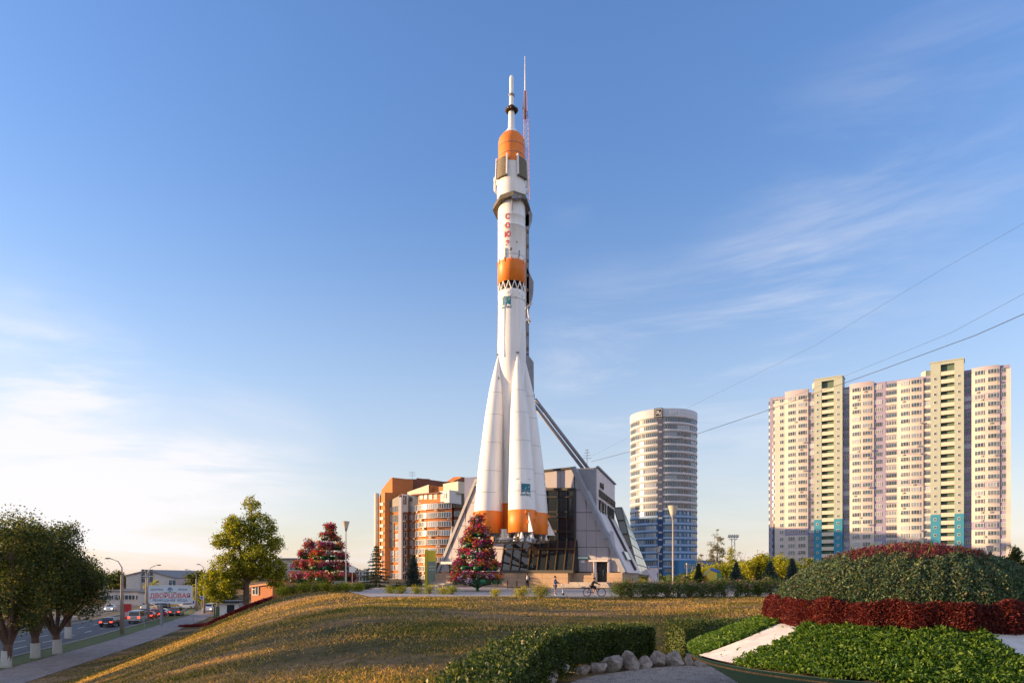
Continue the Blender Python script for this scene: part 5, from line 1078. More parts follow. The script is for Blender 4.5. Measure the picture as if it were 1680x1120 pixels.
# ------------------------------------------------------------------ flower trees (tiered planters)
m_petal = LEAF('petal_mix', [(.45, .015, .03), (.55, .02, .02), (.38, .01, .13), (.30, .03, .30), (.50, .02, .18), (.62, .50, .48), (.60, .42, .04), (.40, .015, .05)], .3, .6)
m_petalmag = LEAF('petal_magenta', [(.34, .01, .13), (.24, .015, .20), (.46, .02, .20)], .3, .6); m_petalwhite = LEAF('petal_white', [(.62, .52, .52), (.55, .35, .45), (.30, .10, .32)], .3, .6); m_petalyel = LEAF('petal_yellow', [(.60, .40, .03), (.55, .14, .02), (.5, .3, .02)], .3, .6)
m_petalred = LEAF('petal_red', [(.55, .02, .02), (.42, .01, .02), (.50, .015, .06), (.34, .01, .12), (.62, .20, .02), (.45, .02, .12)], .3, .6)
def flower_tree(label, base, R0, H_, tiers, seed, n=7000, post=True):
    q = random.Random(seed); rs = np.random.RandomState(seed); root = empty('flower_tree', base, label=label, cat='flower tree', group='tiered flower trees on the plaza'); zb = H_ * .13
    MB().m(0, True).tube([(0, 0, -.4), (0, 0, zb * 1.2), (0, 0, H_ * .93)], [.16, .14, .07], 12).build('post', m_green, root)
    for k in range(6): a = k * 1.047 + .3; c, s = math.cos(a), math.sin(a); MB().m(0, True).tube([(0, 0, zb * .45), (c * R0 * .25, s * R0 * .25, zb * .72), (c * R0 * .6, s * R0 * .6, zb * .85), (c * R0 * .85, s * R0 * .85, zb * 1.15)], [.07, .065, .06, .05], 8, True).build('arm', m_green, root)
    for t in range(tiers):
        f = t / (tiers - 1); r = R0 * (1 - f) ** .8 * .84 + .34; z = zb + (H_ * .93 - zb) * (f ** .92); bowlh = .50 * (1 - .35 * f)
        MB().m(0, True).lathe([(max(.05, r * .35), z - bowlh * .2), (r * .72, z - bowlh * .1), (r * .97, z + bowlh * .6), (r, z + bowlh * .65), (r * .95, z + bowlh * .6), (.04, z + bowlh * .62)], 24).build('planter', m_green, root)
        for k in range(max(5, int(7 * (1 - f) + 3))): a = k / max(5, int(7 * (1 - f) + 3)) * 6.283; MB().m(0, True).sphere((math.cos(a) * r * .93, math.sin(a) * r * .93, z + bowlh * .30), .30 * (1 - .4 * f), 12, 6, (1, 1, .8)).build('flower_pot', m_green, root)
        m_ = int(n * (1 - .65 * f) / tiers * 2.4); nc = max(18, int(46 * (1 - f)) + 10)
        ca = rs.rand(nc) * 6.283; cr = r * (.62 + .46 * rs.rand(nc) ** .6); sp_ = (H_ * .93 - zb) / (tiers - 1); cz = z + bowlh * .45 + sp_ * .55 * rs.rand(nc) - .2 * (cr > r); i = rs.randint(0, nc, m_)
        p = np.stack([np.cos(ca[i]) * cr[i], np.sin(ca[i]) * cr[i], cz[i]], 1) + rs.normal(size=(m_, 3)) * np.array([.24, .24, .19]) * (1 - .2 * f); ax = p * np.array([1, 1, 0]) + np.array([0, 0, .4])
        inst('foliage', npmesh('foliage', leaves(p, .15, .5, unit(ax), .9), 4, m_leafdark), root)
        k = int(m_ * .36); i = rs.randint(0, nc, k); o = rs.normal(size=(k, 3)); o[:, 2] = o[:, 2] * .8 + .45; p = np.stack([np.cos(ca[i]) * cr[i], np.sin(ca[i]) * cr[i], cz[i]], 1) + unit(o) * (.22 + .20 * rs.rand(k, 1)); p += unit(p * np.array([1, 1, 0])) * .06
        hue = rs.choice(7, nc, p=(.17, .17, .17, .16, .16, .08, .09))[i]
        for sel, mt in (((hue < 3), m_petalred), ((hue == 3) | (hue == 4), m_petalmag), ((hue == 5), m_petalwhite), ((hue == 6), m_petalyel)):
            if sel.sum() > 3: inst('blossom', npmesh('blossom', leaves(p[sel], .165, .95), 4, mt), root)
    return root
flower_tree('tiered tree of red and magenta flowers on a green post before the museum', (X(783, 60), 60, -1.5), 1.95, 6.3, 6, 3, 9000)
flower_tree('large tiered flower tree beside the tall lamp left of the brick building', (X(541, 78), 78, -1.5), 2.6, 7.0, 6, 8, 9000)
flower_tree('smaller flower tree half hidden behind the left side of the large one', (X(508, 84), 84, -1.5), 2.3, 5.2, 4, 9, 6000)

# ------------------------------------------------------------------ lamps
def park_lamp(label, px, top, base_y, d, w, group='park lamps with conical glass heads', z0=-1.5):
    H_ = (HY - top) / F * d - z0; root = empty('park_lamp', (X(px, d), d, z0), label=label, cat='lamp', group=group); k = w / F * d / 2
    MB().m(0, True).tube([(0, 0, 0), (0, 0, .9), (0, 0, .95), (0, 0, H_ - k * 2.6)], [.11, .11, .065, .05], 12).build('pole', m_pole, root)
    hd = MB().m(0, True).lathe([(.05, H_ - k * 2.7), (k * .42, H_ - k * 2.0), (k * .5, H_ - k * 1.7), (.02, H_ - k * 1.65)], 16).build('lamp_holder', m_greymetal, root)
    MB().m(0, True).lathe([(k * .5, H_ - k * 1.7), (k * .97, H_ - .06 * k)], 16).build('lamp_shade', m_lampglass, root); MB().m(0, True).lathe([(k, H_ - .06 * k), (k * 1.02, H_), (.01, H_ + .12 * k)], 16).build('lamp_cap', m_greymetal, root)
    MB().m(0, True).lathe([(.01, H_ - k * 1.65), (k * .22, H_ - k * 1.5), (k * .22, H_ - k * .6), (.01, H_ - k * .5)], 10).build('bulb', m_white2, root)
park_lamp('tall lamp right of the large flower tree', 567.5, 855, 962, 62, 12.5)
park_lamp('tallest lamp standing in front of the round tower', 1104, 829, 962, 52, 17)
park_lamp('shorter lamp left of the tallest one before the round tower', 1080, 897, 962, 88, 9)
park_lamp('lamp lit by the sun behind the right side of the flower bowl', 1624, 895, 962, 80, 11)
park_lamp('thin small lamp before the spruce left of the brick building', 627.5, 903, 962, 88, 6)
park_lamp('tiny lamp at the foot of the blue tower wall', 1127, 923, 962, 120, 4)
# street lights along the road
def street_light(label, base, H_, arm, side=-1, rz=0, mat=None):
    root = empty('street_light', base, rz, label=label, cat='street light', group='street lights along the road'); MB().m(0, True).tube([(0, 0, -.2), (0, 0, H_ * .78)], [.26, .17], 12).build('pole', mat or M('concrete_pole', (.30, .25, .22), .85, .15, 2), root)
    MB().m(0, True).tube([(0, 0, H_ * .76), (0, 0, H_ * .88), (side * arm * .25, 0, H_ * .96), (side * arm * .8, 0, H_)], [.09, .08, .06, .05], 8).build('arm', m_greymetal, root); MB().m(0, True).sphere((side * arm, 0, H_ + .02), .3, 10, 6, (1.5, .7, .35)).build('lamp_head', m_greymetal, root)
street_light('nearest tall concrete street light by the kerb behind the dark trees', (X(200, 90), 90, -7.8), 10.0, 1.9)
street_light('street light left of the white billboard legs', (X(243, 116), 116, -7.8), 9.5, 1.8, 1)
street_light('street light at the crossing, left of the two poles right of the billboard', (X(322, 150), 150, -7.8), 9.0, 2.2, -1)
street_light('thick pole with a light just left of the big poplar', (X(335, 140), 140, -7.8), 10.0, 1.2, -1)
street_light('short street light beside the green fence under the poplar', (X(357, 135), 135, -7.8), 8.0, 1.2, -1)
street_light('pole standing left of the billboard near the tram wires', (X(240, 150), 150, -7.8), 9.0, .8, -1)
def traffic_sign(label, px, py, d, H_, shape, z0=-7.8, group='traffic signs by the road'):
    root = empty('traffic_sign', (X(px, d), d, z0), label=label, cat='traffic sign', group=group); MB().tube([(0, 0, -.1), (0, 0, H_)], .035, 6).build('pole', m_greymetal, root)
    if shape == 'disc': MB().m(0, False).tube([(0, -.05, H_), (0, -.08, H_)], .35, 16).build('sign_face', m_white2, root); MB().tube([(0, -.085, H_), (0, -.09, H_)], .26, 16).build('sign_face', M('sign_blue', (.02, .10, .45), .5), root)
    elif shape == 'rect': MB().box((0, -.05, H_ - .35), (1.6, .04, .9)).build('sign_face', m_white2, root); MB().box((0, -.05, H_ - 1.02), (1.6, .04, .3)).build('sign_face', M('sign_yellow', (.65, .36, .02), .5), root)
    else: MB().box((0, -.05, H_ - .3), (.6, .04, .6)).build('sign_face', m_white2, root)
traffic_sign('white and yellow rectangular direction sign right of the billboard', 287, 0, 118, 3.6, 'rect')
traffic_sign('round traffic sign on a thin pole by the footpath', 317, 0, 112, 3.4, 'disc')
traffic_sign('round traffic sign on a pole farther along the kerb', 331, 0, 135, 3.4, 'disc')
traffic_sign('thin sign pole between the silver van and the street light', 237, 0, 98, 3.6, 'square')
traffic_sign('square sign standing on the plaza beside the tall left lamp', 578, 0, 70, 2.4, 'square', -1.5, None)
# ------------------------------------------------------------------ billboard
d = 106; c = P(280, 974, d); root = empty('billboard', (c.x - 1.5, d, -7.8), label='white roadside billboard with red and blue Russian lettering', cat='billboard'); z = c.z + 7.8
MB().box((1.5, 0, z), (6.5, .35, 2.6)).build('board', M('billboard_white', (.68, .74, .82), .5), root); MB().box((0, .1, z / 2 - .6), (.32, .32, z - .8)).build('post', m_greymetal, root)
MB().box((1.5, 0, z + 1.33), (6.7, .45, .08)).box((1.5, 0, z - 1.33), (6.7, .45, .08)).box((-1.79, 0, z), (.08, .45, 2.7)).box((4.79, 0, z), (.08, .45, 2.7)).build('frame', m_white2, root)
mb_blue = M('print_blue', (.04, .10, .32), .5)
for t, s, x_, zz, mt, sq, bo in (('ДВОРЦОВАЯ', 1.02, 1.5, -.28, m_red, .98, .03), ('ПРИРОДНАЯ  ВОДА', .48, 1.5, -.98, mb_blue, 1.15, .01), ('ЗДОРОВЬЕ', .40, -.55, .72, mb_blue, .95, .0), ('ЖИЗНИ', .40, 3.45, .72, mb_blue, .95, 0)):
    me = text_mesh(t, s, mt, .005, bold=bo * .25, squash=sq); inst('lettering', me, root, (x_, -.19, z + zz))
mb = MB()
for k in range(9): a = k / 8 * math.pi; mb.box((1.5 + math.cos(a) * .32, -.185, z + .62 + math.sin(a) * .34), (.12, .01, .22), 0)
mb.box((1.5, -.186, z + .66), (.2, .01, .5)); mb.build('crest', M('crest_blue', (.10, .22, .45), .5), root)
mb = MB(); mb.tube([(.5, -.19, z + .35), (1.0, -.19, z + .25), (1.5, -.19, z + .38), (2.0, -.19, z + .25), (2.5, -.19, z + .35)], .035, 5); mb.build('scroll', M('scroll_olive', (.2, .22, .08), .6), root)
# red advertising column
root = empty('advertising_column', (X(208.5, 117), 117, -7.8), label='tall red advertising box standing at the roadside by the silver van', cat='advertising box'); MB().box((0, 0, 1.65), (1.25, .5, 2.5)).build('box', M('ad_red', (.45, .03, .03), .5), root); MB().box((0, 0, .2), (1.0, .4, .5)).build('foot', m_greymetal, root); MB().box((.15, -.27, 1.1), (.8, .03, .9)).build('poster', M('poster_pale', (.55, .35, .35), .5, .4, 3), root)

# ------------------------------------------------------------------ cars
m_tyre = M('tyre', (.015, .015, .016), .8); m_rim = M('wheel_rim', (.45, .45, .46), .35, metal=.7); m_carglass = M('car_glass', (.012, .015, .02), .04, spec=.9); m_tail = M('tail_light', (.5, .01, .01), .3, emit=(1, .05, .02), estr=2.2); m_tailoff = M('tail_lens', (.35, .01, .01), .25); m_plate = M('number_plate', (.7, .7, .7), .5); m_head = M('head_light', (.7, .7, .68), .15, emit=(1, .85, .6), estr=1.2)
def car(label, pos, rz, paint, kind='sedan', lit=True, group='cars on the road'):
    root = empty('car', pos, rz, label=label, cat='van' if kind == 'van' else 'car', group=group)   # front toward +Y, rear toward -Y (camera)
    if kind == 'van': L_, W_, prof = 4.8, 1.85, [(-2.4, .45, 1), (-2.4, 1.1, 1), (-2.3, 1.15, .99), (-2.2, 2.0, .9), (-2.0, 2.08, .86), (.9, 2.08, .86), (1.6, 1.15, .97), (2.3, .95, .97), (2.4, .45, .97)]
    elif kind == 'suv': L_, W_, prof = 4.5, 1.85, [(-2.2, .40, .97), (-2.25, .95, 1), (-2.2, 1.05, .98), (-2.05, 1.62, .84), (-1.8, 1.70, .80), (.35, 1.68, .78), (1.0, 1.08, .95), (2.1, .92, .94), (2.25, .45, .92)]
    else: L_, W_, prof = 4.4, 1.78, [(-2.15, .32, .94), (-2.22, .62, .98), (-2.15, .98, .97), (-1.65, 1.04, .95), (-1.15, 1.42, .74), (-.7, 1.47, .71), (.25, 1.45, .71), (.95, 1.0, .93), (2.0, .82, .92), (2.2, .42, .90)]
    n = len(prof); belt = .92 if kind != 'van' else 1.12; vs = []; fs = []
    # cross sections at each profile point: sill, belt, shoulder, roof point
    st = []
    for y, z, w in prof:
        hw = W_ / 2; zt = max(z, .36); b = min(zt, belt); st.append([(-hw * (.97 if zt > belt else w), y, .28), (-hw * (1 if zt >= belt else w), y, b * .62 + .1), (-hw * (.98 if zt > belt else w * .97), y, b), (-hw * w * .97, y, zt - .03), (-hw * w * .80, y, zt)])
    for s in st: vs += s + [(-x_, y, z) for x_, y, z in s[::-1]]
    k = 10
    for i in range(n - 1):
        for j in range(k - 1): fs.append((i * k + j, i * k + j + 1, (i + 1) * k + j + 1, (i + 1) * k + j))
        fs.append((i * k + k - 1, i * k, (i + 1) * k, (i + 1) * k + k - 1))
    fs += [tuple(range(k - 1, -1, -1)), tuple(range((n - 1) * k, n * k))]; MB().m(0).add(vs, fs).build('body', paint, root)
    # glass
    hi = max(p[1] for p in prof); top = [p for p in prof if p[1] > hi - .12]; y0, y1 = top[0][0], top[-1][0]; i0 = prof.index(top[0]); i1 = prof.index(top[-1])
    ra, rb = prof[i0 - 1], prof[i0]; fa, fb = prof[i1], prof[i1 + 1]; hw = W_ / 2
    def win_(a, b, o, name):
        t0, t1 = .12, .88; p = [(s * hw * lerp(a[2], b[2], t) * .84, lerp(a[0], b[0], t) + o, lerp(a[1], b[1], t) + .012) for t, s in ((t0, -1), (t0, 1), (t1, 1), (t1, -1))]; MB().quad(*p).build(name, m_carglass, root)
    win_(ra, rb, -.012, 'rear_window'); win_(fb, fa, .012, 'windscreen')
    for s in (-1, 1): 
        x0, x1 = s * (hw * .985 + .004), s * (hw * top[0][2] * .97 + .012); zt = hi - .12
        MB().quad((x0, ra[0] + .35, belt + .04), (x0, fb[0] - .35, belt + .04), (x1, y1 + .05, zt), (x1, y0 - .02, zt)).build('side_window', m_carglass, root)
        MB().box((s * (hw + .08), .75, belt + .05), (.16, .1, .13)).build('mirror', paint, root)
        for yy in (-1.38, 1.38):
            w_ = MB().m(0, True).tube([(s * (hw - .18), yy, .32), (s * (hw + .01), yy, .32)], .32, 16).build('wheel', m_tyre, root); MB().tube([(s * (hw), yy, .32), (s * (hw + .02), yy, .32)], .19, 12).build('rim', m_rim, w_)
        zz = .82 if kind != 'van' else 1.0; yr_ = prof[1][0] - .03
        MB().box((s * hw * .78, yr_, zz), (.34, .08, .17 if kind != 'van' else .3)).build('tail_light', m_tail if lit else m_tailoff, root); MB().box((s * hw * .7, prof[-2][0] + .08, .64), (.36, .1, .15)).build('headlight', m_head, root)
    MB().box((0, prof[1][0] - .03, .62), (.52, .03, .12)).build('number_plate', m_plate, root); MB().box((0, prof[1][0] - .02, .40), (W_ * .9, .12, .16)).build('bumper', m_tyre, root)
    return root
dk = M('paint_black', (.02, .02, .025), .25, spec=.7); sv = M('paint_silver', (.42, .45, .46), .3, metal=.4); wp = M('paint_white', (.72, .72, .72), .3); rd = M('paint_red', (.30, .02, .02), .3); gr_ = M('paint_grey', (.16, .17, .19), .3, metal=.4); bg_ = M('paint_beige', (.45, .40, .32), .35)
ra_ = math.radians(15)
def cpos(px, py): d = 7.78 * F / (py - HY); return (X(px, d), d, -7.78)
car('black car with brake lights on, nearest to the camera on the road', cpos(181, 1027), ra_, dk)
car('silver grey van following in the middle lane', cpos(226, 1021), ra_, sv, 'van')
car('dark red car braking beside the silver van', cpos(246, 1015.5), ra_, rd)
car('red hatchback left of the billboard post', cpos(260, 1012.5), ra_, rd, 'suv')
car('white car just right of the billboard post', cpos(268.5, 1010), ra_, wp)
car('dark car farther up the queue, behind the red hatchback', cpos(241, 1008), ra_, gr_)
car('dark grey van beyond the yellow direction sign', cpos(290, 1009), ra_, gr_, 'suv')
car('pale car coming toward the camera under the poplar', cpos(343, 1002.5), ra_ + math.pi, wp, 'suv', False)
car('beige car parked across the junction', cpos(248, 999.5), math.radians(80), bg_, 'sedan', False)
car('white car turning behind the billboard legs', cpos(307, 997.5), math.radians(85), wp, 'suv', False)
car('dark car turning at the junction beside the beige one', cpos(262, 998.5), math.radians(78), dk, 'sedan', False)
car('white car driving on the far carriageway left of the red box', cpos(181, 1002), math.radians(200), wp, 'sedan', False)
for px, pt, lab in ((1648, wp, 'white car parked at the right edge, nearer the flower bowl'), (1664, gr_, 'grey car parked second from the right edge'), (1679, wp, 'white car parked at the very right edge of view')):
    car(lab, (X(px, 118), 118 + (px - 1648) * .12, -1.48), math.radians(92), pt, 'suv', False, 'cars in the car park on the right')

# ------------------------------------------------------------------ people, bicycle, scooter
def skin_mesh(name, joints, bones, mat, root_j=0, sub=1):
    me = bpy.data.meshes.new(name); me.from_pydata([j[:3] for j in joints], bones, []); o = bpy.data.objects.new(name, me); COL.objects.link(o); o.modifiers.new('skin', 'SKIN'); s = o.modifiers.new('sub', 'SUBSURF'); s.levels = sub
    for i, v in enumerate(me.skin_vertices[0].data): r = joints[i][3]; v.radius = (r, r) if not isinstance(r, tuple) else r; v.use_root = (i == root_j)
    dg = bpy.context.evaluated_depsgraph_get(); out = bpy.data.meshes.new_from_object(o.evaluated_get(dg)); bpy.data.objects.remove(o); out.materials.clear(); out.materials.append(mat)
    out.polygons.foreach_set('use_smooth', [True] * len(out.polygons)); return out
m_skin = M('skin', (.50, .27, .18), .55); m_hair = M('dark_hair', (.02, .013, .01), .7)
def person(label, pos, rz, s, J, shirt, trousers, long_trousers=True, sleeves=True, vest=None, group=None):
    """J: joints dict (metres for a 1.75 m adult): pelvis chest neck head sho el wri hip kn ank for l and r; faces -Y"""
    root = empty('person', pos, rz, label=label, cat='person', group=group); V = {k: Vector(v) * s for k, v in J.items()}
    j = []; b = []; idx = {}
    def add(n, r): idx[n] = len(j); j.append((*V[n], r * s)); return idx[n]
    for n, r in (('pelvis', .125), ('belly', .12), ('chest', .135), ('neck', .055), ('chin', .07), ('head', .098), ('crown_', .07)): add(n, r)
    for a, c in (('pelvis', 'belly'), ('belly', 'chest'), ('chest', 'neck'), ('neck', 'chin'), ('chin', 'head'), ('head', 'crown_')): b.append((idx[a], idx[c]))
    for q in 'lr':
        for n, r in (('sho' + q, .06), ('el' + q, .043), ('wri' + q, .03), ('han' + q, .035), ('hip' + q, .09), ('kn' + q, .06), ('ank' + q, .042), ('toe' + q, .04)): add(n, r)
        b += [(idx['chest'], idx['sho' + q]), (idx['sho' + q], idx['el' + q]), (idx['el' + q], idx['wri' + q]), (idx['wri' + q], idx['han' + q]), (idx['pelvis'], idx['hip' + q]), (idx['hip' + q], idx['kn' + q]), (idx['kn' + q], idx['ank' + q]), (idx['ank' + q], idx['toe' + q])]
        for f in range(5):   # fingers
            o = Vector(((-.02 + .011 * f), 0, 0)) * s; hv = V['han' + q]; dv = (V['han' + q] - V['wri' + q]).normalized(); L_ = (.05, .075, .08, .075, .06)[f] * s; p1 = hv + o + dv * L_ * .6; j.append((*p1, .009 * s)); p2 = p1 + dv * L_ * .5 + Vector((0, -.01, -.012)) * s; j.append((*p2, .007 * s)); b += [(idx['han' + q], len(j) - 2), (len(j) - 2, len(j) - 1)]
    inst('body', skin_mesh('body', j, b, m_skin), root)
    def cloth(name, names, bones, mat, grow):
        jj = [(*V[n], r * s + grow) for n, r in names]; ix = {n: i for i, (n, r) in enumerate(names)}; inst(name, skin_mesh(name, jj, [(ix[a], ix[c]) for a, c in bones], mat), root)
    sh = [('pelvis', .125), ('belly', .125), ('chest', .14)] + [(n + q, r) for q in 'lr' for n, r in (('sho', .068), ('el', .05), ('wri', .036))][:6]
    bn = [('pelvis', 'belly'), ('belly', 'chest')] + [(a + (q if a != 'chest' else ''), c + q) for q in 'lr' for a, c in (('chest', 'sho'), ('sho', 'el')) + ((('el', 'wri'),) if sleeves else ())]
    if not sleeves: sh = [x for x in sh if not x[0].startswith('wri')]
    cloth('jacket' if sleeves else 'shirt', sh, bn, shirt, .022)
    tr = [('pelvis', .13)] + [(n + q, r) for q in 'lr' for n, r in ((('hip', .095), ('kn', .065), ('ank', .052)) if long_trousers else (('hip', .095), ('kn', .075)))]
    bt = [(a + (q if a != 'pelvis' else ''), c + q) for q in 'lr' for a, c in ((('pelvis', 'hip'), ('hip', 'kn')) + ((('kn', 'ank'),) if long_trousers else ()))]
    cloth('trousers' if long_trousers else 'shorts', tr, bt, trousers, .018)
    if vest:
        mb = MB().m(0, True); c = (V['belly'] + V['chest']) / 2 + Vector((0, .0, .03)); mb.sphere(c, .22 * s, 14, 8, (.80, .80, 1.25)); mb.build('vest', vest, root)
    h = V['head']; mb = MB().m(0, True); mb.sphere(h + Vector((0, .022, .045)) * s, .118 * s, 14, 8, (.95, 1.0, .95)); mb.build('hair', m_hair, root)
    mb = MB().m(0, True); mb.sphere(h + Vector((0, -.105, -.01)) * s, .018 * s, 6, 5, (1, 1.3, 1.3)); 
    for q in (-1, 1): mb.sphere(h + Vector((q * .10, 0, -.01)) * s, .028 * s, 8, 6, (.5, .8, 1.2))
    mb.build('face_feature', m_skin, root)
    mb = MB().m(0, True)
    for q in (-1, 1): mb.sphere(h + Vector((q * .036, -.096, .015)) * s, .012 * s, 6, 4)
    mb.box(h + Vector((0, -.098, -.05)) * s, (.04 * s, .01 * s, .008 * s)); mb.build('eye', m_hair, root)
    for q in 'lr':
        a, t = V['ank' + q], V['toe' + q]; MB().m(0, True).tube([a + Vector((0, 0, -.03)), (a + t) / 2 + Vector((0, 0, -.04)) * s, t + Vector((0, 0, -.01)) * s], [.058 * s, .06 * s, .045 * s], 10).build('shoe', m_white2, root)
    return root
STAND = dict(pelvis=(0, 0, .93), belly=(0, .01, 1.10), chest=(0, .01, 1.32), neck=(0, .01, 1.50), chin=(0, -.02, 1.57), head=(0, 0, 1.64), crown_=(0, .01, 1.69), shol=(-.19, .01, 1.42), ell=(-.25, .02, 1.14), wril=(-.22, -.12, .95), hanl=(-.21, -.17, .93), shor=(.19, .01, 1.42), elr=(.25, .02, 1.14), wrir=(.22, -.10, .93), hanr=(.21, -.15, .90),
             hipl=(-.09, 0, .88), knl=(-.11, -.02, .48), ankl=(-.12, .02, .09), toel=(-.14, -.14, .04), hipr=(.09, 0, .88), knr=(.11, -.01, .48), ankr=(.12, .02, .09), toer=(.14, -.14, .04))
navy = M('navy_cloth', (.015, .022, .05), .9); black_c = M('black_cloth', (.012, .012, .016), .9); blue_c = M('blue_cloth', (.03, .06, .15), .9); denim = M('denim', (.09, .12, .18), .9); vestw = M('vest_white', (.66, .60, .66), .8)
person('man in dark clothes with a white back panel standing beside the low table', (X(865, 70.5), 70.5, -1.35), math.pi, .86, STAND, black_c, black_c, vest=vestw)
KS = dict(STAND); KS.update(ell=(-.24, -.10, 1.18), wril=(-.16, -.36, 1.12), hanl=(-.15, -.42, 1.12), elr=(.24, -.10, 1.18), wrir=(.16, -.36, 1.12), hanr=(.15, -.42, 1.12))
person('boy in a blue top standing and holding a kick scooter', (X(911, 50), 50, -1.47), math.radians(78), .80, KS, blue_c, denim, False, True)
# scooter
root = empty('kick_scooter', (X(917.5, 49.9), 49.9, -1.47), math.radians(-12), label='small kick scooter with pale stem held by the boy in blue', cat='scooter')
MB().box((0, 0, .1), (.5, .12, .03)).build('deck', M('scooter_teal', (.05, .35, .40), .5), root); MB().tube([(.26, 0, .12), (.18, 0, .86)], .022, 8).build('stem', m_white2, root); MB().tube([(.18, -.2, .86), (.18, .2, .86)], .018, 8).build('handlebar', m_black, root)
for x_ in (-.28, .30): MB().m(0, True).tube([(x_, -.02, .09), (x_, .02, .09)], .09, 16).build('wheel', m_tyre, root)
# bicycle
root = empty('bicycle', (X(975, 46.9), 46.9, -1.45), label='brown child bicycle being ridden to the right along the plaza edge', cat='bicycle'); wr_, wb2 = .27, .50
def wheel(x_):
    w = MB().m(0, True); n = 28
    w.tube([(x_ + math.cos(6.2832 * k / n) * wr_, 0, wr_ + math.sin(6.2832 * k / n) * wr_) for k in range(n + 1)], .028, 6, False); o = w.build('wheel', m_tyre, root); m2 = MB()
    for k in range(12): a = 6.2832 * k / 12; m2.tube([(x_, 0, wr_), (x_ + math.cos(a) * wr_, 0, wr_ + math.sin(a) * wr_)], .004, 3, False)
    m2.tube([(x_, -.05, wr_), (x_, .05, wr_)], .03, 8); m2.build('spokes', m_rim, o)
wheel(-wb2); wheel(wb2)
mb = MB(); bbk = (-.08, 0, .26); st_ = (-.22, 0, .62); hd1 = (.33, 0, .68); hd0 = (.36, 0, .55)
for a, b in ((bbk, st_), (bbk, hd0), (st_, hd1), (hd1, hd0), (st_, (-wb2, .04, wr_)), (bbk, (-wb2, .04, wr_)), (st_, (-wb2, -.04, wr_)), (bbk, (-wb2, -.04, wr_))): mb.tube([a, b], .02, 6)
mb.build('frame', M('frame_brown', (.14, .05, .03), .4), root); MB().tube([hd0, (.42, .0, .45), (wb2, .0, wr_)], .022, 6).build('fork', m_white2, root)
MB().tube([hd1, (.30, 0, .82), (.28, -.25, .86)], .015, 6).tube([(.30, 0, .82), (.28, .25, .86)], .015, 6).build('handlebar', m_black, root); MB().m(0, True).sphere((-.24, 0, .68), .12, 10, 6, (1.1, .7, .3)).build('saddle', m_black, root)
MB().tube([(-.08, -.1, .26), (-.02, -.1, .12)], .012, 5).tube([(-.08, .1, .26), (-.14, .1, .40)], .012, 5).box((-.02, -.14, .12), (.1, .08, .03)).box((-.14, .14, .40), (.1, .08, .03)).tube([(-.08, -.03, .26), (-.08, .03, .26)], .08, 14).build('crank', m_greymetal, root)
# rider: joints laid out facing -Y then turned to face +X
RI = dict(pelvis=(0, .22, .92), belly=(0, .19, 1.06), chest=(0, .08, 1.26), neck=(0, .02, 1.42), chin=(0, -.05, 1.49), head=(0, -.03, 1.57), crown_=(0, -.02, 1.62), shol=(-.17, .04, 1.36), ell=(-.24, -.14, 1.20), wril=(-.28, -.34, 1.14), hanl=(-.28, -.38, 1.13), shor=(.17, .04, 1.36), elr=(.24, -.14, 1.20), wrir=(.28, -.34, 1.14), hanr=(.28, -.38, 1.13),
          hipl=(-.09, .20, .88), knl=(-.13, -.16, .62), ankl=(-.14, -.02, .24), toel=(-.14, -.16, .18), hipr=(.09, .20, .88), knr=(.13, -.22, .84), ankr=(.14, .10, .56), toer=(.14, -.03, .50))
person('boy in dark clothes riding the bicycle', (X(975, 46.9), 46.9, -1.45), math.radians(90), .76, RI, black_c, black_c, False, True)
# low table (covered pit) by the plinth
root = empty('table', (X(848, 69.5), 69.5, -1.36), label='low wide table with a pale top and thin legs beside the standing man', cat='table'); MB().box((0, 0, .88), (1.9, 1.7, .08)).build('tabletop', m_stone, root)
for x_ in (-.95, 0, .95):
    for y_ in (-.8, .8): MB().box((x_, y_, .44), (.07, .07, .88)).build('leg', m_black, root)
for y_ in (-.8, .8): MB().box((0, y_, .1), (1.9, .05, .05)).build('rail', m_black, root)
# information pylon
root = empty('information_pylon', (X(705, 84), 84, -1.5), label='tall narrow yellow topped green information pylon in front of the brick building', cat='sign pylon'); hz = lambda py: (HY - py) / F * 84 + 1.5
MB().box((-.42, .1, hz(932)), (.36, .5, 4.6)).build('side_stripe', M('pylon_yellow', (.52, .46, .03), .5), root); MB().box((.28, 0, hz(911.5)), (.95, .5, 1.35)).build('top_panel', MATS['pylon_yellow'], root); MB().box((.28, 0, hz(940.5)), (.95, .5, 3.0)).build('panel', M('pylon_green', (.16, .24, .20), .4), root); MB().box((-.21, .05, hz(932)), (.06, .4, 4.5)).build('joint', m_black, root)
for i, t in enumerate(('САМАРА', 'МУЗЕЙ')): inst('lettering', text_mesh(t, .22, m_white2, .005, squash=.9), root, (.28, -.26, hz(929 + i * 5)))
# banner flag by the glass wedge
mb = MB().m(0, True); n = 8; vs = []; 
for j in range(n + 1):
    for i in range(4): vs.append((i * .45 - .6 + .1 * math.sin(j), .12 * math.sin(i * 1.7 + j * .9), j * .3 + .2))
mb.add(vs, [(j * 4 + i, j * 4 + i + 1, (j + 1) * 4 + i + 1, (j + 1) * 4 + i) for j in range(n) for i in range(3)]); root = empty('banner', (X(1071, 105), 105, -1.5), label='loose pale fabric banner on a pole beside the glass wedge of the museum', cat='banner'); mb.build('cloth', M('banner_cloth', (.58, .54, .62), .8), root); MB().tube([(-.62, 0, 0), (-.62, 0, 2.9)], .04, 6).build('pole', m_greymetal, root)
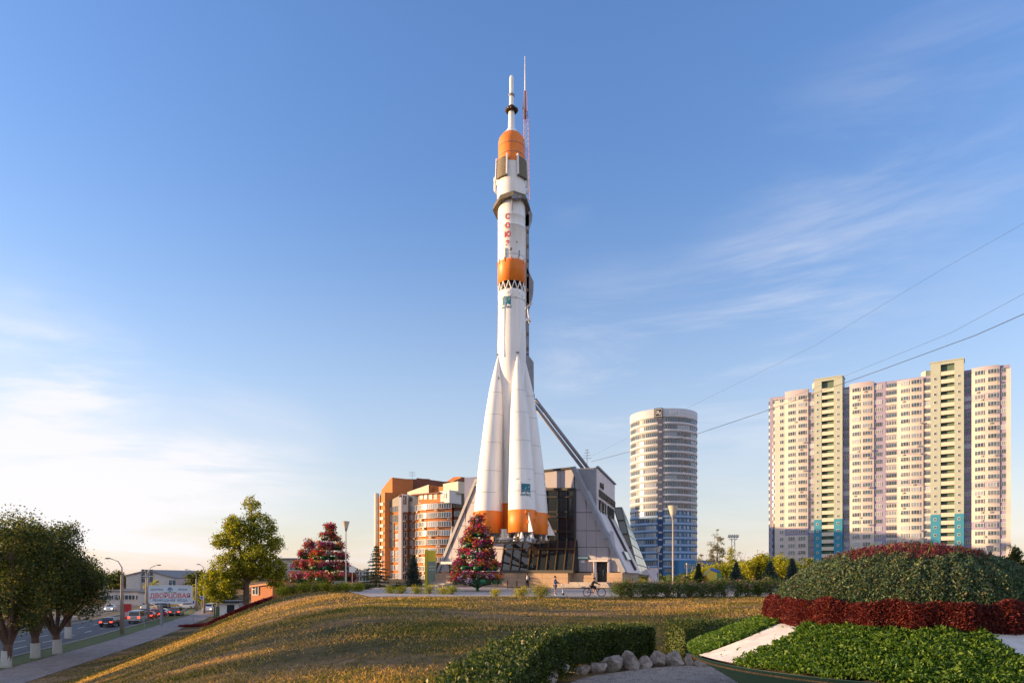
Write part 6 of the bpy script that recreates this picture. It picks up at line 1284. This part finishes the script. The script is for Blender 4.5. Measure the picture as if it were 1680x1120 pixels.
# coloured pentagon play cube
root = empty('playground_polyhedron', (X(1169, 100), 100, -1.5), label='faceted climbing polyhedron with yellow, blue and green faces on the right lawn', cat='play sculpture')
ph = (1 + 5 ** .5) / 2; bm = bmesh.new(); bmesh.ops.create_icosphere(bm, subdivisions=1, radius=1.0); fcs = []
for v in bm.verts:
    cs = [f.calc_center_median() for f in v.link_faces]; nv = v.co.normalized(); t = nv.orthogonal().normalized(); b_ = nv.cross(t); cs.sort(key=lambda c: math.atan2((c).dot(b_), (c).dot(t))); fcs.append((nv.copy(), [Vector(c) for c in cs]))
bm.free(); pc = [M('play_yellow', (.60, .42, .03), .5), M('play_blue', (.03, .09, .26), .5), M('play_green', (.06, .22, .04), .5), M('play_red', (.40, .05, .03), .5)]
rm = Matrix.Rotation(.5, 3, 'Z') @ Matrix.Rotation(.45, 3, 'X')
for nv, cs in fcs:
    nv = rm @ nv; cs = [rm @ c for c in cs]; k = 0 if nv.x < -.15 else (1 if nv.z > .3 else (3 if nv.x > .8 else 2)); c0 = sum(cs, Vector()) / 5
    MB().prism([(c + (c0 - c) * .02) * 1.75 + Vector((0, 0, 1.2)) for c in cs], nv * .05).build('face', pc[k], root)
# floodlight mast
root = empty('floodlight_mast', (X(1203, 260), 260, -1.5), label='distant lattice floodlight mast with a wide lamp rack', cat='floodlight mast'); zt = (HY - 880) / F * 260 + 1.5
mb = MB()
for sx in (-1, 1): mb.tube([(sx * .8, 0, 0), (sx * .55, 0, zt)], .12, 5)
for k in range(12): z = k * zt / 12; mb.tube([(-.75 if k % 2 else .75, 0, z), (.75 if k % 2 else -.75, 0, z + zt / 12)], .07, 4)
mb.tube([(-.5, 0, zt - 1.5), (-1.8, 0, zt)], .1, 4); mb.tube([(.5, 0, zt - 1.5), (1.8, 0, zt)], .1, 4); mb.build('lattice', m_greymetal, root)
MB().box((0, 0, zt), (4.0, .7, .5)).box((0, 0, zt - 1.0), (3.6, .6, .12)).build('platform', m_greymetal, root)
for k in range(6): MB().box((-1.7 + k * .68, -.3, zt + .55), (.4, .3, .5)).build('floodlight', m_greymetal, root)
# overhead cables
m_wire = M('cable_black', (.03, .03, .035), .7)
def cable(label, pts, d, r=.02):
    V = [P(px, py, dd) for (px, py), dd in zip(pts, d)]; out = []
    for a, b in zip(V, V[1:]):
        for k in range(8): out.append(a.lerp(b, k / 8))
    out.append(V[-1]); tag(MB().m(0, True).tube(out, r, 5).build('overhead_cable', m_wire), label, 'cable', 'overhead cables on the right')
cable('thick black cable crossing the sky just above the right high-rise', [(1700, 506), (1600, 550), (1450, 605), (1262, 672), (1145, 711), (970, 757)], [38, 44, 54, 66, 74, 88], .022)
cable('thin cable above the thick one, ending near the stair tower top', [(1700, 471), (1560, 546), (1390, 615), (1262, 665)], [38, 46, 58, 68], .009)
cable('highest thin cable rising steeply to the upper right of the sky', [(1700, 355), (1540, 445), (1340, 565), (1130, 668), (970, 748)], [38, 46, 60, 76, 90], .007)
# ------------------------------------------------------------------ trees
GT = 'street trees with whitewashed trunks by the footpath'
def street_tree(label, x, y, H_, rx, seed, n=13000, trunk=2.0, group=GT, cz=.585, lsz=.22):
    return tree('street_tree', label, 'tree', (x, y, T(x, y)), trunk, .36, auto_blobs(rx, rx * .95, H_ * .40, H_ * cz, 16, .38, seed), int(n * 1.5), lsz, m_leafdark, group, 1.45, 3, M('reddish_bark', (.12, .07, .05), .9, .3, 3, .8, 9, stretch=(2, 2, .5)), .42, seed, (R.uniform(-.2, .2), 0))
street_tree('dark whitewashed tree farthest left, its trunk at the frame edge', X(10, 57.5), 57.5, 14.0, 3.5, 21, 14000)
street_tree('dark whitewashed tree second from the left', X(58, 64), 64, 14.3, 4.0, 22, 17000)
street_tree('dark whitewashed tree rightmost of the left row', X(94, 67.5), 67.5, 13.4, 4.3, 23, 18000)
street_tree('dark tree spreading behind the row, touching the street light', X(112, 84), 84, 11.6, 3.4, 24, 9000)
for i, (y, h) in enumerate(((32, 13.6), (26.3, 14.4), (20.8, 14.0), (-2, 12))): street_tree(['street tree of the row level with the upper lawn', 'street tree of the row level with the middle of the lawn', 'street tree of the row level with the long hedge', 'last street tree of the row, level with the camera'][i], foot(y) - 6.8, y, h, 4.0, 30 + i, 5000, lsz=.32)
b = T(X(404, 96), 96)
tree('poplar_tree', 'big yellow-green poplar standing on the slope left of the flower trees', 'tree', (X(404, 96), 96, b), 5, .42,
     [(0, 0, 9.5, 2.2, 2.2, 4.5), (-1.4, -.5, 12.0, 1.5, 1.5, 2.0), (.8, 0, 15.0, 1.1, 1.1, 2.0), (2.4, 0, 12.6, 1.7, 1.5, 1.9), (3.7, .4, 10.3, 1.5, 1.5, 1.3), (-3.2, 0, 10.6, 1.6, 1.4, 1.3), (-2.3, .4, 13.0, .9, .9, 1.4), (3.6, 0, 7.0, 1.9, 1.8, 1.9), (1.9, -1.5, 8.0, 2.0, 1.8, 2.2), (-2.4, -1.2, 7.0, 2.0, 1.8, 2.0), (-4.6, -.5, 5.0, 1.6, 1.5, 1.9), (-4.0, 0, 3.6, 1.8, 1.6, 1.4), (-1.6, -1.5, 4.6, 1.6, 1.4, 1.4), (4.4, .5, 5.0, 1.3, 1.3, 1.5)],
     42000, .25, m_leafmid, None, 0, 3, None, .30, 51)
def bg_tree(label, px, py_top, d, w, mat, n=3000, z0=None, seed=1, lsz=.5, name='background_tree', group=None, cz=.58, cat='tree', k=.42):
    z0 = -1.5 if z0 is None else z0; H_ = (HY - py_top) / F * d - z0; rx = w / F * d / 2
    tree(name, label, cat, (X(px, d), d, z0), H_ * .35, .22, auto_blobs(rx, rx, H_ * .44, H_ * cz, 8, k, seed), n, lsz, mat, group, 0, 3, None, rx * .13 + .15, seed)
GL = 'trees beyond the road junction'
bg_tree('round tree beyond the low white workshop', 194, 936, 200, 34, m_leafdark, 2600, -7.8, 61, .6, group=GL)
bg_tree('sunlit tree just left of the billboard', 250, 955, 165, 30, m_leafmid, 2600, -7.8, 62, .5, group=GL)
bg_tree('tall tree mass right of the billboard, nearest to the poplar', 322, 931, 190, 34, m_leafdark, 3200, -7.8, 63, .6, group=GL)
bg_tree('yellowish bush tree right of the billboard, low by the junction', 330, 958, 170, 36, m_leafmid, 3000, -7.8, 64, .5, group=GL)
bg_tree('dark tree between the poplar and the junction', 350, 946, 200, 40, m_leafdark, 3000, -7.8, 65, .6, group=GL)
bg_tree('dark tree behind the left street trees', 150, 930, 210, 60, m_leafdark, 3000, -7.8, 66, .7, group=GL)
bg_tree('dark tree low behind the parked cars at far left', 60, 925, 190, 90, m_leafdark, 3000, -7.8, 67, .7, group=GL)
bg_tree('low wide dark tree under the orange building', 372, 965, 160, 30, m_leafdark, 2200, -7.8, 68, .5, group=GL)
# right side group
GRT = 'trees and bushes between the round tower and the high-rise'
tree('birch_tree', 'pale spire-shaped tree right of the round tower', 'tree', (X(1176, 135), 135, -1.5), 3.5, .16, [(0, 0, 5, 1.6, 1.6, 2.4), (.2, 0, 8, 1.1, 1.1, 1.8), (.1, 0, 10, .55, .55, 1.5), (-.9, 0, 7.3, .7, .7, 1.0), (.9, 0, 6.2, .8, .8, 1.2), (-1.2, 0, 5.3, .8, .8, 1.1)], 3000, .22, m_leafpale, GRT, 0, 3, None, .24, 71)
bg_tree('thin sparse pale tree right beside the round tower', 1153, 905, 140, 22, m_leafpale, 700, None, 72, .24, group=GRT)
bg_tree('round yellow-green tree under the floodlight mast', 1240, 905, 110, 50, m_leafyel, 7500, None, 73, .32, group=GRT, cz=.5)
bg_tree('yellow-green bushy tree beneath the pale spire tree', 1178, 925, 105, 60, m_leafyel, 7500, None, 74, .30, group=GRT, cz=.45)
bg_tree('narrow yellow tree between spire tree and mast', 1197, 893, 125, 18, m_leafyel, 1600, None, 75, .28, group=GRT, cz=.5)
bg_tree('yellow-green tree in front of the high-rise left corner', 1288, 910, 115, 50, m_leafyel, 6500, None, 76, .32, group=GRT, cz=.5)
bg_tree('darker green tree behind the yellow ones by the high-rise corner', 1262, 912, 140, 44, m_leafmid, 3000, None, 77, .4, group=GRT, cz=.5)
bg_tree('darker green tree between mast and yellow tree', 1215, 915, 150, 36, m_leafmid, 2400, None, 78, .4, group=GRT, cz=.5)
bg_tree('dark tree beside the foot of the round tower', 1150, 930, 150, 30, m_leafmid, 1800, None, 79, .4, group=GRT)
bg_tree('green tree reaching right from the high-rise corner behind the dome', 1320, 918, 130, 46, m_leafmid, 2600, None, 80, .4, group=GRT, cz=.5)
bg_tree('dark tree at the far right beyond the high-rise', 1668, 898, 230, 30, m_leafdark, 2500, None, 81, .7)
tree('bare_tree', 'nearly leafless tree right of the floodlight mast', 'tree', (X(1218, 180), 180, -1.5), 3, .14, [(0, 0, 6, 1.6, 1.6, 3), (-1.0, 0, 7.4, 1, 1, 1.5), (1.1, 0, 7.8, 1, 1, 1.5)], 160, .3, m_leafpale, GRT, 0, 3, None, .4, 82, bare_r=.03)
bg_tree('sunlit bush at the right frame edge below the parked cars', 1668, 944, 70, 44, m_leafyel, 2600, -2.2, 83, .16, 'bush', cz=.45, cat='bush')
GS = 'blue spruces on the right lawn'
spruce('spruce_tree', 'dark blue spruce right of the coloured polyhedron', (X(1208, 98), 98, -1.5), 3.4, 1.5, m_needle, GS, seed=91, gap=.5)
spruce('spruce_tree', 'wide blue spruce in front of the yellow trees, right of centre', (X(1264, 98), 98, -1.5), 3.6, 1.7, m_needle, GS, seed=92, gap=.5)
spruce('spruce_tree', 'smaller spruce between the two wide blue ones', (X(1244, 108), 108, -1.5), 3.0, .9, m_needleg, GS, seed=93, gap=.5)
spruce('spruce_tree', 'slim spruce standing before the blue tower annex', (X(1146, 100), 100, -1.5), 3.2, .9, m_needleg, GS, seed=94, gap=.45)
spruce('spruce_tree', 'blue spruce nearest to the left edge of the dome', (X(1300, 92), 92, -1.5), 3.8, 1.5, m_needle, GS, seed=95, gap=.5)
spruce('spruce_tree', 'open branched spruce left of the brick building', (X(617, 76), 76, -1.5), 4.9, 1.9, m_needleg, None, seed=96, gap=.8, lsize=.2)
spruce('spruce_tree', 'dense blue-green spruce left of the yellow pylon', (X(678, 80), 80, -1.5), 4.0, 1.25, m_needle, None, seed=97, gap=.5)
spruce('spruce_tree', 'spruce half hidden behind the yellow pylon', (X(719, 90), 90, -1.5), 3.2, .9, m_needle, None, seed=98, gap=.5)
# distant tree belts beyond the houses (uncountable)
def belt(label, x0, x1, y, z0, h, n, mat, seed, name='distant_woods'):
    rs = np.random.RandomState(seed); x = x0 + (x1 - x0) * rs.rand(n); t = rs.rand(n); hh = h * (.65 + .25 * np.sin(x * .11 + seed) + .15 * np.sin(x * .37)); p = np.stack([x, y + rs.normal(size=n) * 6, z0 + t * hh], 1)
    inst(name, npmesh(name, leaves(p, 1.6, .8), 4, mat), kind='stuff', label=label, category='trees')
belt('low dark belt of far trees along the left horizon', -900, -130, 520, -9, 13, 9000, m_leafdark, 5)
belt('low belt of far trees between the tower and the high-rise', 60, 420, 420, -2, 11, 9000, m_leafmid, 6)
belt('far tree line behind the brick building and museum', -190, 60, 420, -3, 9, 5000, m_leafdark, 7)
belt('dark shrubbery closing the lawn behind the blue spruces', 22, 62, 128, -1.6, 2.6, 7000, m_leafdark, 8, 'shrubbery')
# ------------------------------------------------------------------ shrubs along the plaza edge
m_shrub = LEAF('shrub_leaf', [(.03, .065, .014), (.07, .12, .022), (.17, .21, .035)], .35); m_pinkb = LEAF('pink_blossom', [(.42, .22, .22), (.34, .16, .17), (.50, .32, .28)], .3, .8); m_yb = LEAF('yellow_blossom', [(.55, .42, .02), (.5, .34, .02)], .3); m_redsh = LEAF('red_shrub_leaf', [(.16, .012, .02), (.28, .03, .03), (.10, .03, .02)], .3)
i = 0
for px in range(1018, 1300, 19):
    d = 45.5 + .8 * math.sin(px); k = (px - 1018) // 19; names = ['leftmost', 'second', 'third', 'fourth', 'fifth', 'sixth', 'seventh', 'eighth', 'ninth', 'tenth', 'eleventh', 'twelfth', 'thirteenth', 'fourteenth', 'fifteenth']
    shrub('flowering_shrub', f'{names[k]} pink-flowering shrub from the bicycle in the row toward the bowl', (X(px, d), d, -1.5), .64 + .1 * (k % 3), 1.1 + .3 * ((k * 7) % 4) / 4, 2600, .085, m_shrub, 'pink-flowering shrubs along the plaza edge', m_pinkb, 26, seed=100 + k)
shrub('flowering_shrub', 'sunlit bushy shrub left of the boy with the scooter', (X(889, 44.8), 44.8, -1.55), .68, 1.0, 2200, .08, m_leafmid, None, m_pinkb, 40, seed=120)
shrub('flowering_shrub', 'low yellow-green shrub left of the scooter shrub', (X(855, 46), 46, -1.52), .55, .7, 1300, .08, m_leafyel, None, m_yb, 25, seed=121)
shrub('flowering_shrub', 'small yellow-green plant right of the flower tree post', (X(813, 47), 47, -1.5), .35, .6, 600, .08, m_leafyel, None, m_yb, 14, seed=122)
for k, px in enumerate((640, 660, 682, 704, 726, 742)):
    shrub('garden_plant', ['leftmost leafy plant below the spruces', 'leafy plant below the dense blue-green spruce, left one', 'leafy plant directly before the blue-green spruce', 'leafy plant at the foot of the yellow pylon', 'yellow-flowering plant left of the flower tree post', 'small plant beside the post of the nearest flower tree'][k], (X(px, 54 - k * .5), 54 - k * .5, -1.5 + .0), .55, .62 + .12 * (k % 2), 900, .09, m_leafmid if k % 2 else m_leafyel, 'leafy plants at the left edge of the plaza', m_yb if k in (2, 4) else None, 18, seed=130 + k)
for k, px in enumerate((466, 482, 500, 518, 536, 552, 570, 588)):
    d = 62 - k * .4; zz = T(X(px, d), d); shrub('garden_plant', ['yellow bush at the crest beside the poplar', 'tall herb clump right of the yellow bush', 'herb clump under the smaller flower tree', 'herb clump left of the large flower tree foot', 'herb clump before the large flower tree foot', 'herb clump right of the large flower tree foot', 'herb clump below the tall left lamp', 'low herb clump right of the tall left lamp'][k], (X(px, d), d, zz), .66, 1.0 - .05 * k if k else .9, 1500, .11, m_leafyel if k == 0 else m_leafmid, 'herb clumps before the flower trees', m_pinkb if k in (1, 3, 5) else None, 16, seed=140 + k)
for k, (px, yy) in enumerate(((590, 66), (600, 66.5), (645, 66), (655, 66))): shrub('garden_plant', ['dark low juniper clump left of the open spruce', 'dark low juniper clump at the foot of the open spruce', 'dark low juniper clump right of the small lamp', 'dark low juniper clump before the white pier'][k], (X(px, yy), yy, -1.5), .8, .8, 1100, .12, m_leafdark, 'dark juniper clumps', None, 0, seed=150 + k)
# red shrub border along the foot of the slope
def crest(px):
    d = max(np.arange(60, 104, 1.0), key=lambda q: T(X(px, q), q) / q); return (X(px, d), d)
rs = np.random.RandomState(7); n = 22000; t = rs.rand(n); hits = np.array([crest(lerp(300, 436, k)) for k in np.linspace(0, 1, 24)]); x = np.interp(t, np.linspace(0, 1, 24), hits[:, 0]) + rs.normal(size=n) * .35; y = np.interp(t, np.linspace(0, 1, 24), hits[:, 1]) + rs.normal(size=n) * .3; z = np.array([T(a, b_) for a, b_ in zip(x, y)]) + rs.rand(n) * (.42 + .12 * np.sin(y * 2))
inst('red_flower_border', npmesh('red_flower_border', leaves(np.stack([x, y, z], 1), .16, .5), 4, m_redsh), kind='stuff', label='long border of dark red foliage running down the side of the grass slope', category='flower bed')

# ------------------------------------------------------------------ buildings beyond the road
def house(name, label, cat, faces, mat, depth, base, wins=(), roofmat=None, gable=None, extra=None):
    fac, pts = faces; root = empty(name, base, label=label, cat=cat); RL = Vector(base); p = [fac.at(*q) for q in pts]; mb = MB(RL); mb.prism(p, -fac.n * depth); mb.build('wall', mat, root); top = pts[1:-1]
    for a, b_ in zip(top, top[1:]): q0, q1 = fac.at(a[0], a[1], .4), fac.at(b_[0], b_[1], .4); mb = MB(RL); mb.prism([q0, q1, q1 + Vector((0, 0, .35)), q0 + Vector((0, 0, .35))], -fac.n * (depth + .4)); mb.build('roof', roofmat or M('roof_grey', (.20, .19, .19), .7), root)
    for (px, py, w, h, l) in wins: inst('window', win('window', w, h, l, pane=m_glassb), root, fac.at(px, py, .08) - RL, fac.rz)
    return root
ww = M('whitewashed_wall', (.56, .52, .50), .85, .07, .3); fa = Fac(207, 195, -6)
h1 = house('gabled_building', 'white gabled workshop building behind the billboard', 'building', (fa, [(207, 1002), (207, 944.5), (243, 936), (275, 945), (290, 949), (290, 1002)]), ww, 40, (fa.at(245, 1000)), [(242, 944, 3.2, 1.8, 3), (242, 955, 3.2, 1.8, 3), (283, 960, 2, 1.6, 2)])
MB(fa.at(245, 1000)).tube([fa.at(233, 998, .5), fa.at(233, 941, .5)], .12, 5).build('downpipe', m_greymetal, h1)
fb = Fac(173, 178, -4); h2 = house('workshop', 'long low white workshop with dark ribbon windows across the road', 'building', (fb, [(173, 1003), (173, 969.5), (226, 970.5), (226, 1003)]), ww, 12, (fb.at(200, 1003)), [(183, 983, 5.5, 1.2, 6), (205, 983, 5.5, 1.2, 6), (225, 983, 1, 1.2, 1)])
fc = Fac(226, 176, -4); h3 = house('workshop', 'low pale annex with dark gates right under the billboard', 'building', (fc, [(226, 1000), (226, 971), (300, 976), (300, 1000)]), ww, 10, (fc.at(260, 1000)))
for px in (238, 281): MB(fc.at(260, 1000)).prism([fc.at(px - 4, 998, .1), fc.at(px + 4, 998, .1), fc.at(px + 4, 989, .1), fc.at(px - 4, 989, .1)], (0, .2, 0)).build('gate', m_black, h3)
fd = Fac(165, 205, 0); house('grey_building', 'grey flat-roofed building left of the gabled workshop', 'building', (fd, [(165, 1000), (165, 957), (212, 957), (212, 1000)]), m_conc, 12, (fd.at(190, 1000)), [(182, 966, 3, 1.4, 3)])
fe = Fac(404, 128, 30); ob = M('orange_wall', (.42, .16, .07), .85, .1, .5)
h4 = house('orange_building', 'low orange-red building behind the poplar trunk', 'building', (fe, [(412, 996), (412, 963), (447, 958), (447, 996)]), ob, 9, (fe.at(420, 996)), [(420, 975, 1.6, 1.5, 2)], M('orange_roof', (.40, .17, .08), .7))
ff = Fac(445, 140, 0); house('red_roof_building', 'low building with red roof edge left of the flower trees', 'building', (ff, [(440, 985), (440, 958), (500, 958), (500, 985)]), M('grey_wall', (.42, .42, .46), .8), 12, (ff.at(470, 985)), [(472, 968, 3.0, 1.6, 3)], M('red_roof', (.24, .07, .045), .7))
MB(ff.at(470, 985)).prism([ff.at(440, 962, .3), ff.at(500, 962, .3), ff.at(500, 949, .1), ff.at(440, 949, .1)], (0, 2, 0)).build('roof', M('red_roof', (.24, .07, .045), .7), [o for o in COL.objects if o.name.startswith('red_roof_building')][0])
fg = Fac(455, 190, 0); house('grey_building', 'pale mottled building rising behind the red roof', 'building', (fg, [(452, 985), (452, 917), (492, 917), (492, 985)]), M('mottled_wall', (.36, .33, .30), .9, .4, .35), 12, (fg.at(470, 985)), [(481, 935, 2, 2, 2)])
fh = Fac(495, 150, 10); house('brick_hut', 'small red brick building just behind the smaller flower tree', 'building', (fh, [(492, 985), (492, 906), (507, 903), (507, 985)]), brd_ if False else M('dark_shaded_brick', (.19, .075, .05), .85), 8, (fh.at(500, 985)), [])
fi = Fac(578, 150, 5); house('brick_building', 'long low reddish brick building between the flower trees and the brick block', 'building', (fi, [(570, 985), (570, 937), (583, 937), (583, 945), (607, 946), (607, 985)]), M('pale_brick', (.42, .25, .17), .85, .1, .4), 10, (fi.at(590, 985)), [(590, 953, 1.6, 2.2, 2), (600, 953, 1.6, 2.2, 2)])
h5 = empty('unseen_shade_building', (-118, 45, -7.8), label='long plain building added out of frame at left to shade the lower slope', cat='building'); MB().box((0, 0, 5.8), (14, 150, 11.6)).build('wall', ww, h5); MB().box((0, 0, 11.75), (14.8, 151, .3)).build('roof', m_greymetal, h5)  # unseen building added so its shadow falls on road and lower slope
wwm = win('window', 3.0, 1.8, 3)
for k in range(14): inst('window', wwm, h5, (7.02, -68 + 10.2 * k, 6.5), math.pi / 2)
# kiosk and fence below the poplar
c = P(380, 1000, 112); root = empty('kiosk', (c.x, 112, T(c.x, 112)), label='white kiosk with dark flat roof half hidden by the slope', cat='kiosk'); g = -c.z
MB().box((0, 0, 1.3), (3.0, 2.2, 2.6)).build('body', m_white2, root); MB().box((0, -.1, 2.75), (3.8, 3.0, .3)).build('roof', m_black, root); MB().box((.3, -1.12, 1.6), (1.2, .05, 1.3)).build('window', m_glass, root); MB().box((2.2, 0, 2.1), (1.4, 1.2, .5)).build('awning', M('awning_pale', (.5, .55, .66), .6), root)
root = empty('fence', (X(352, 118), 118, -7.6), label='dark green metal fence beside the kiosk', cat='fence')
for k in range(16): MB().box((k * .32, k * .12, 1.1), (.2, .06, 2.2)).build('slat', m_green, root)
for z in (.4, 1.8): MB().bar((0, 0.06, z), (4.9, 1.9, z), .05).build('rail', m_green, root)
# low viaduct wall and road beyond the right lawn
root = empty('parapet_wall', (X(1640, 150), 150, -1.5), label='long pale concrete parapet behind the parked cars at right', cat='wall'); MB().box((20, 0, 1.2), (70, .5, 1.6)).build('wall', m_conc, root); MB().box((20, 0, 2.1), (70.4, .7, .15)).build('coping', m_white2, root)
root = empty('planter_box', (X(556, 66), 66, -1.5), label='grey utility box among the herb clumps under the left lamp', cat='utility box'); MB().box((0, 0, .45), (.85, .5, .9)).build('cabinet', m_conc, root); MB().box((0, 0, .93), (.95, .6, .06)).build('lid', m_greymetal, root)
for i_, (px, yy) in enumerate(((1010, 62), (1090, 60))):
    pass
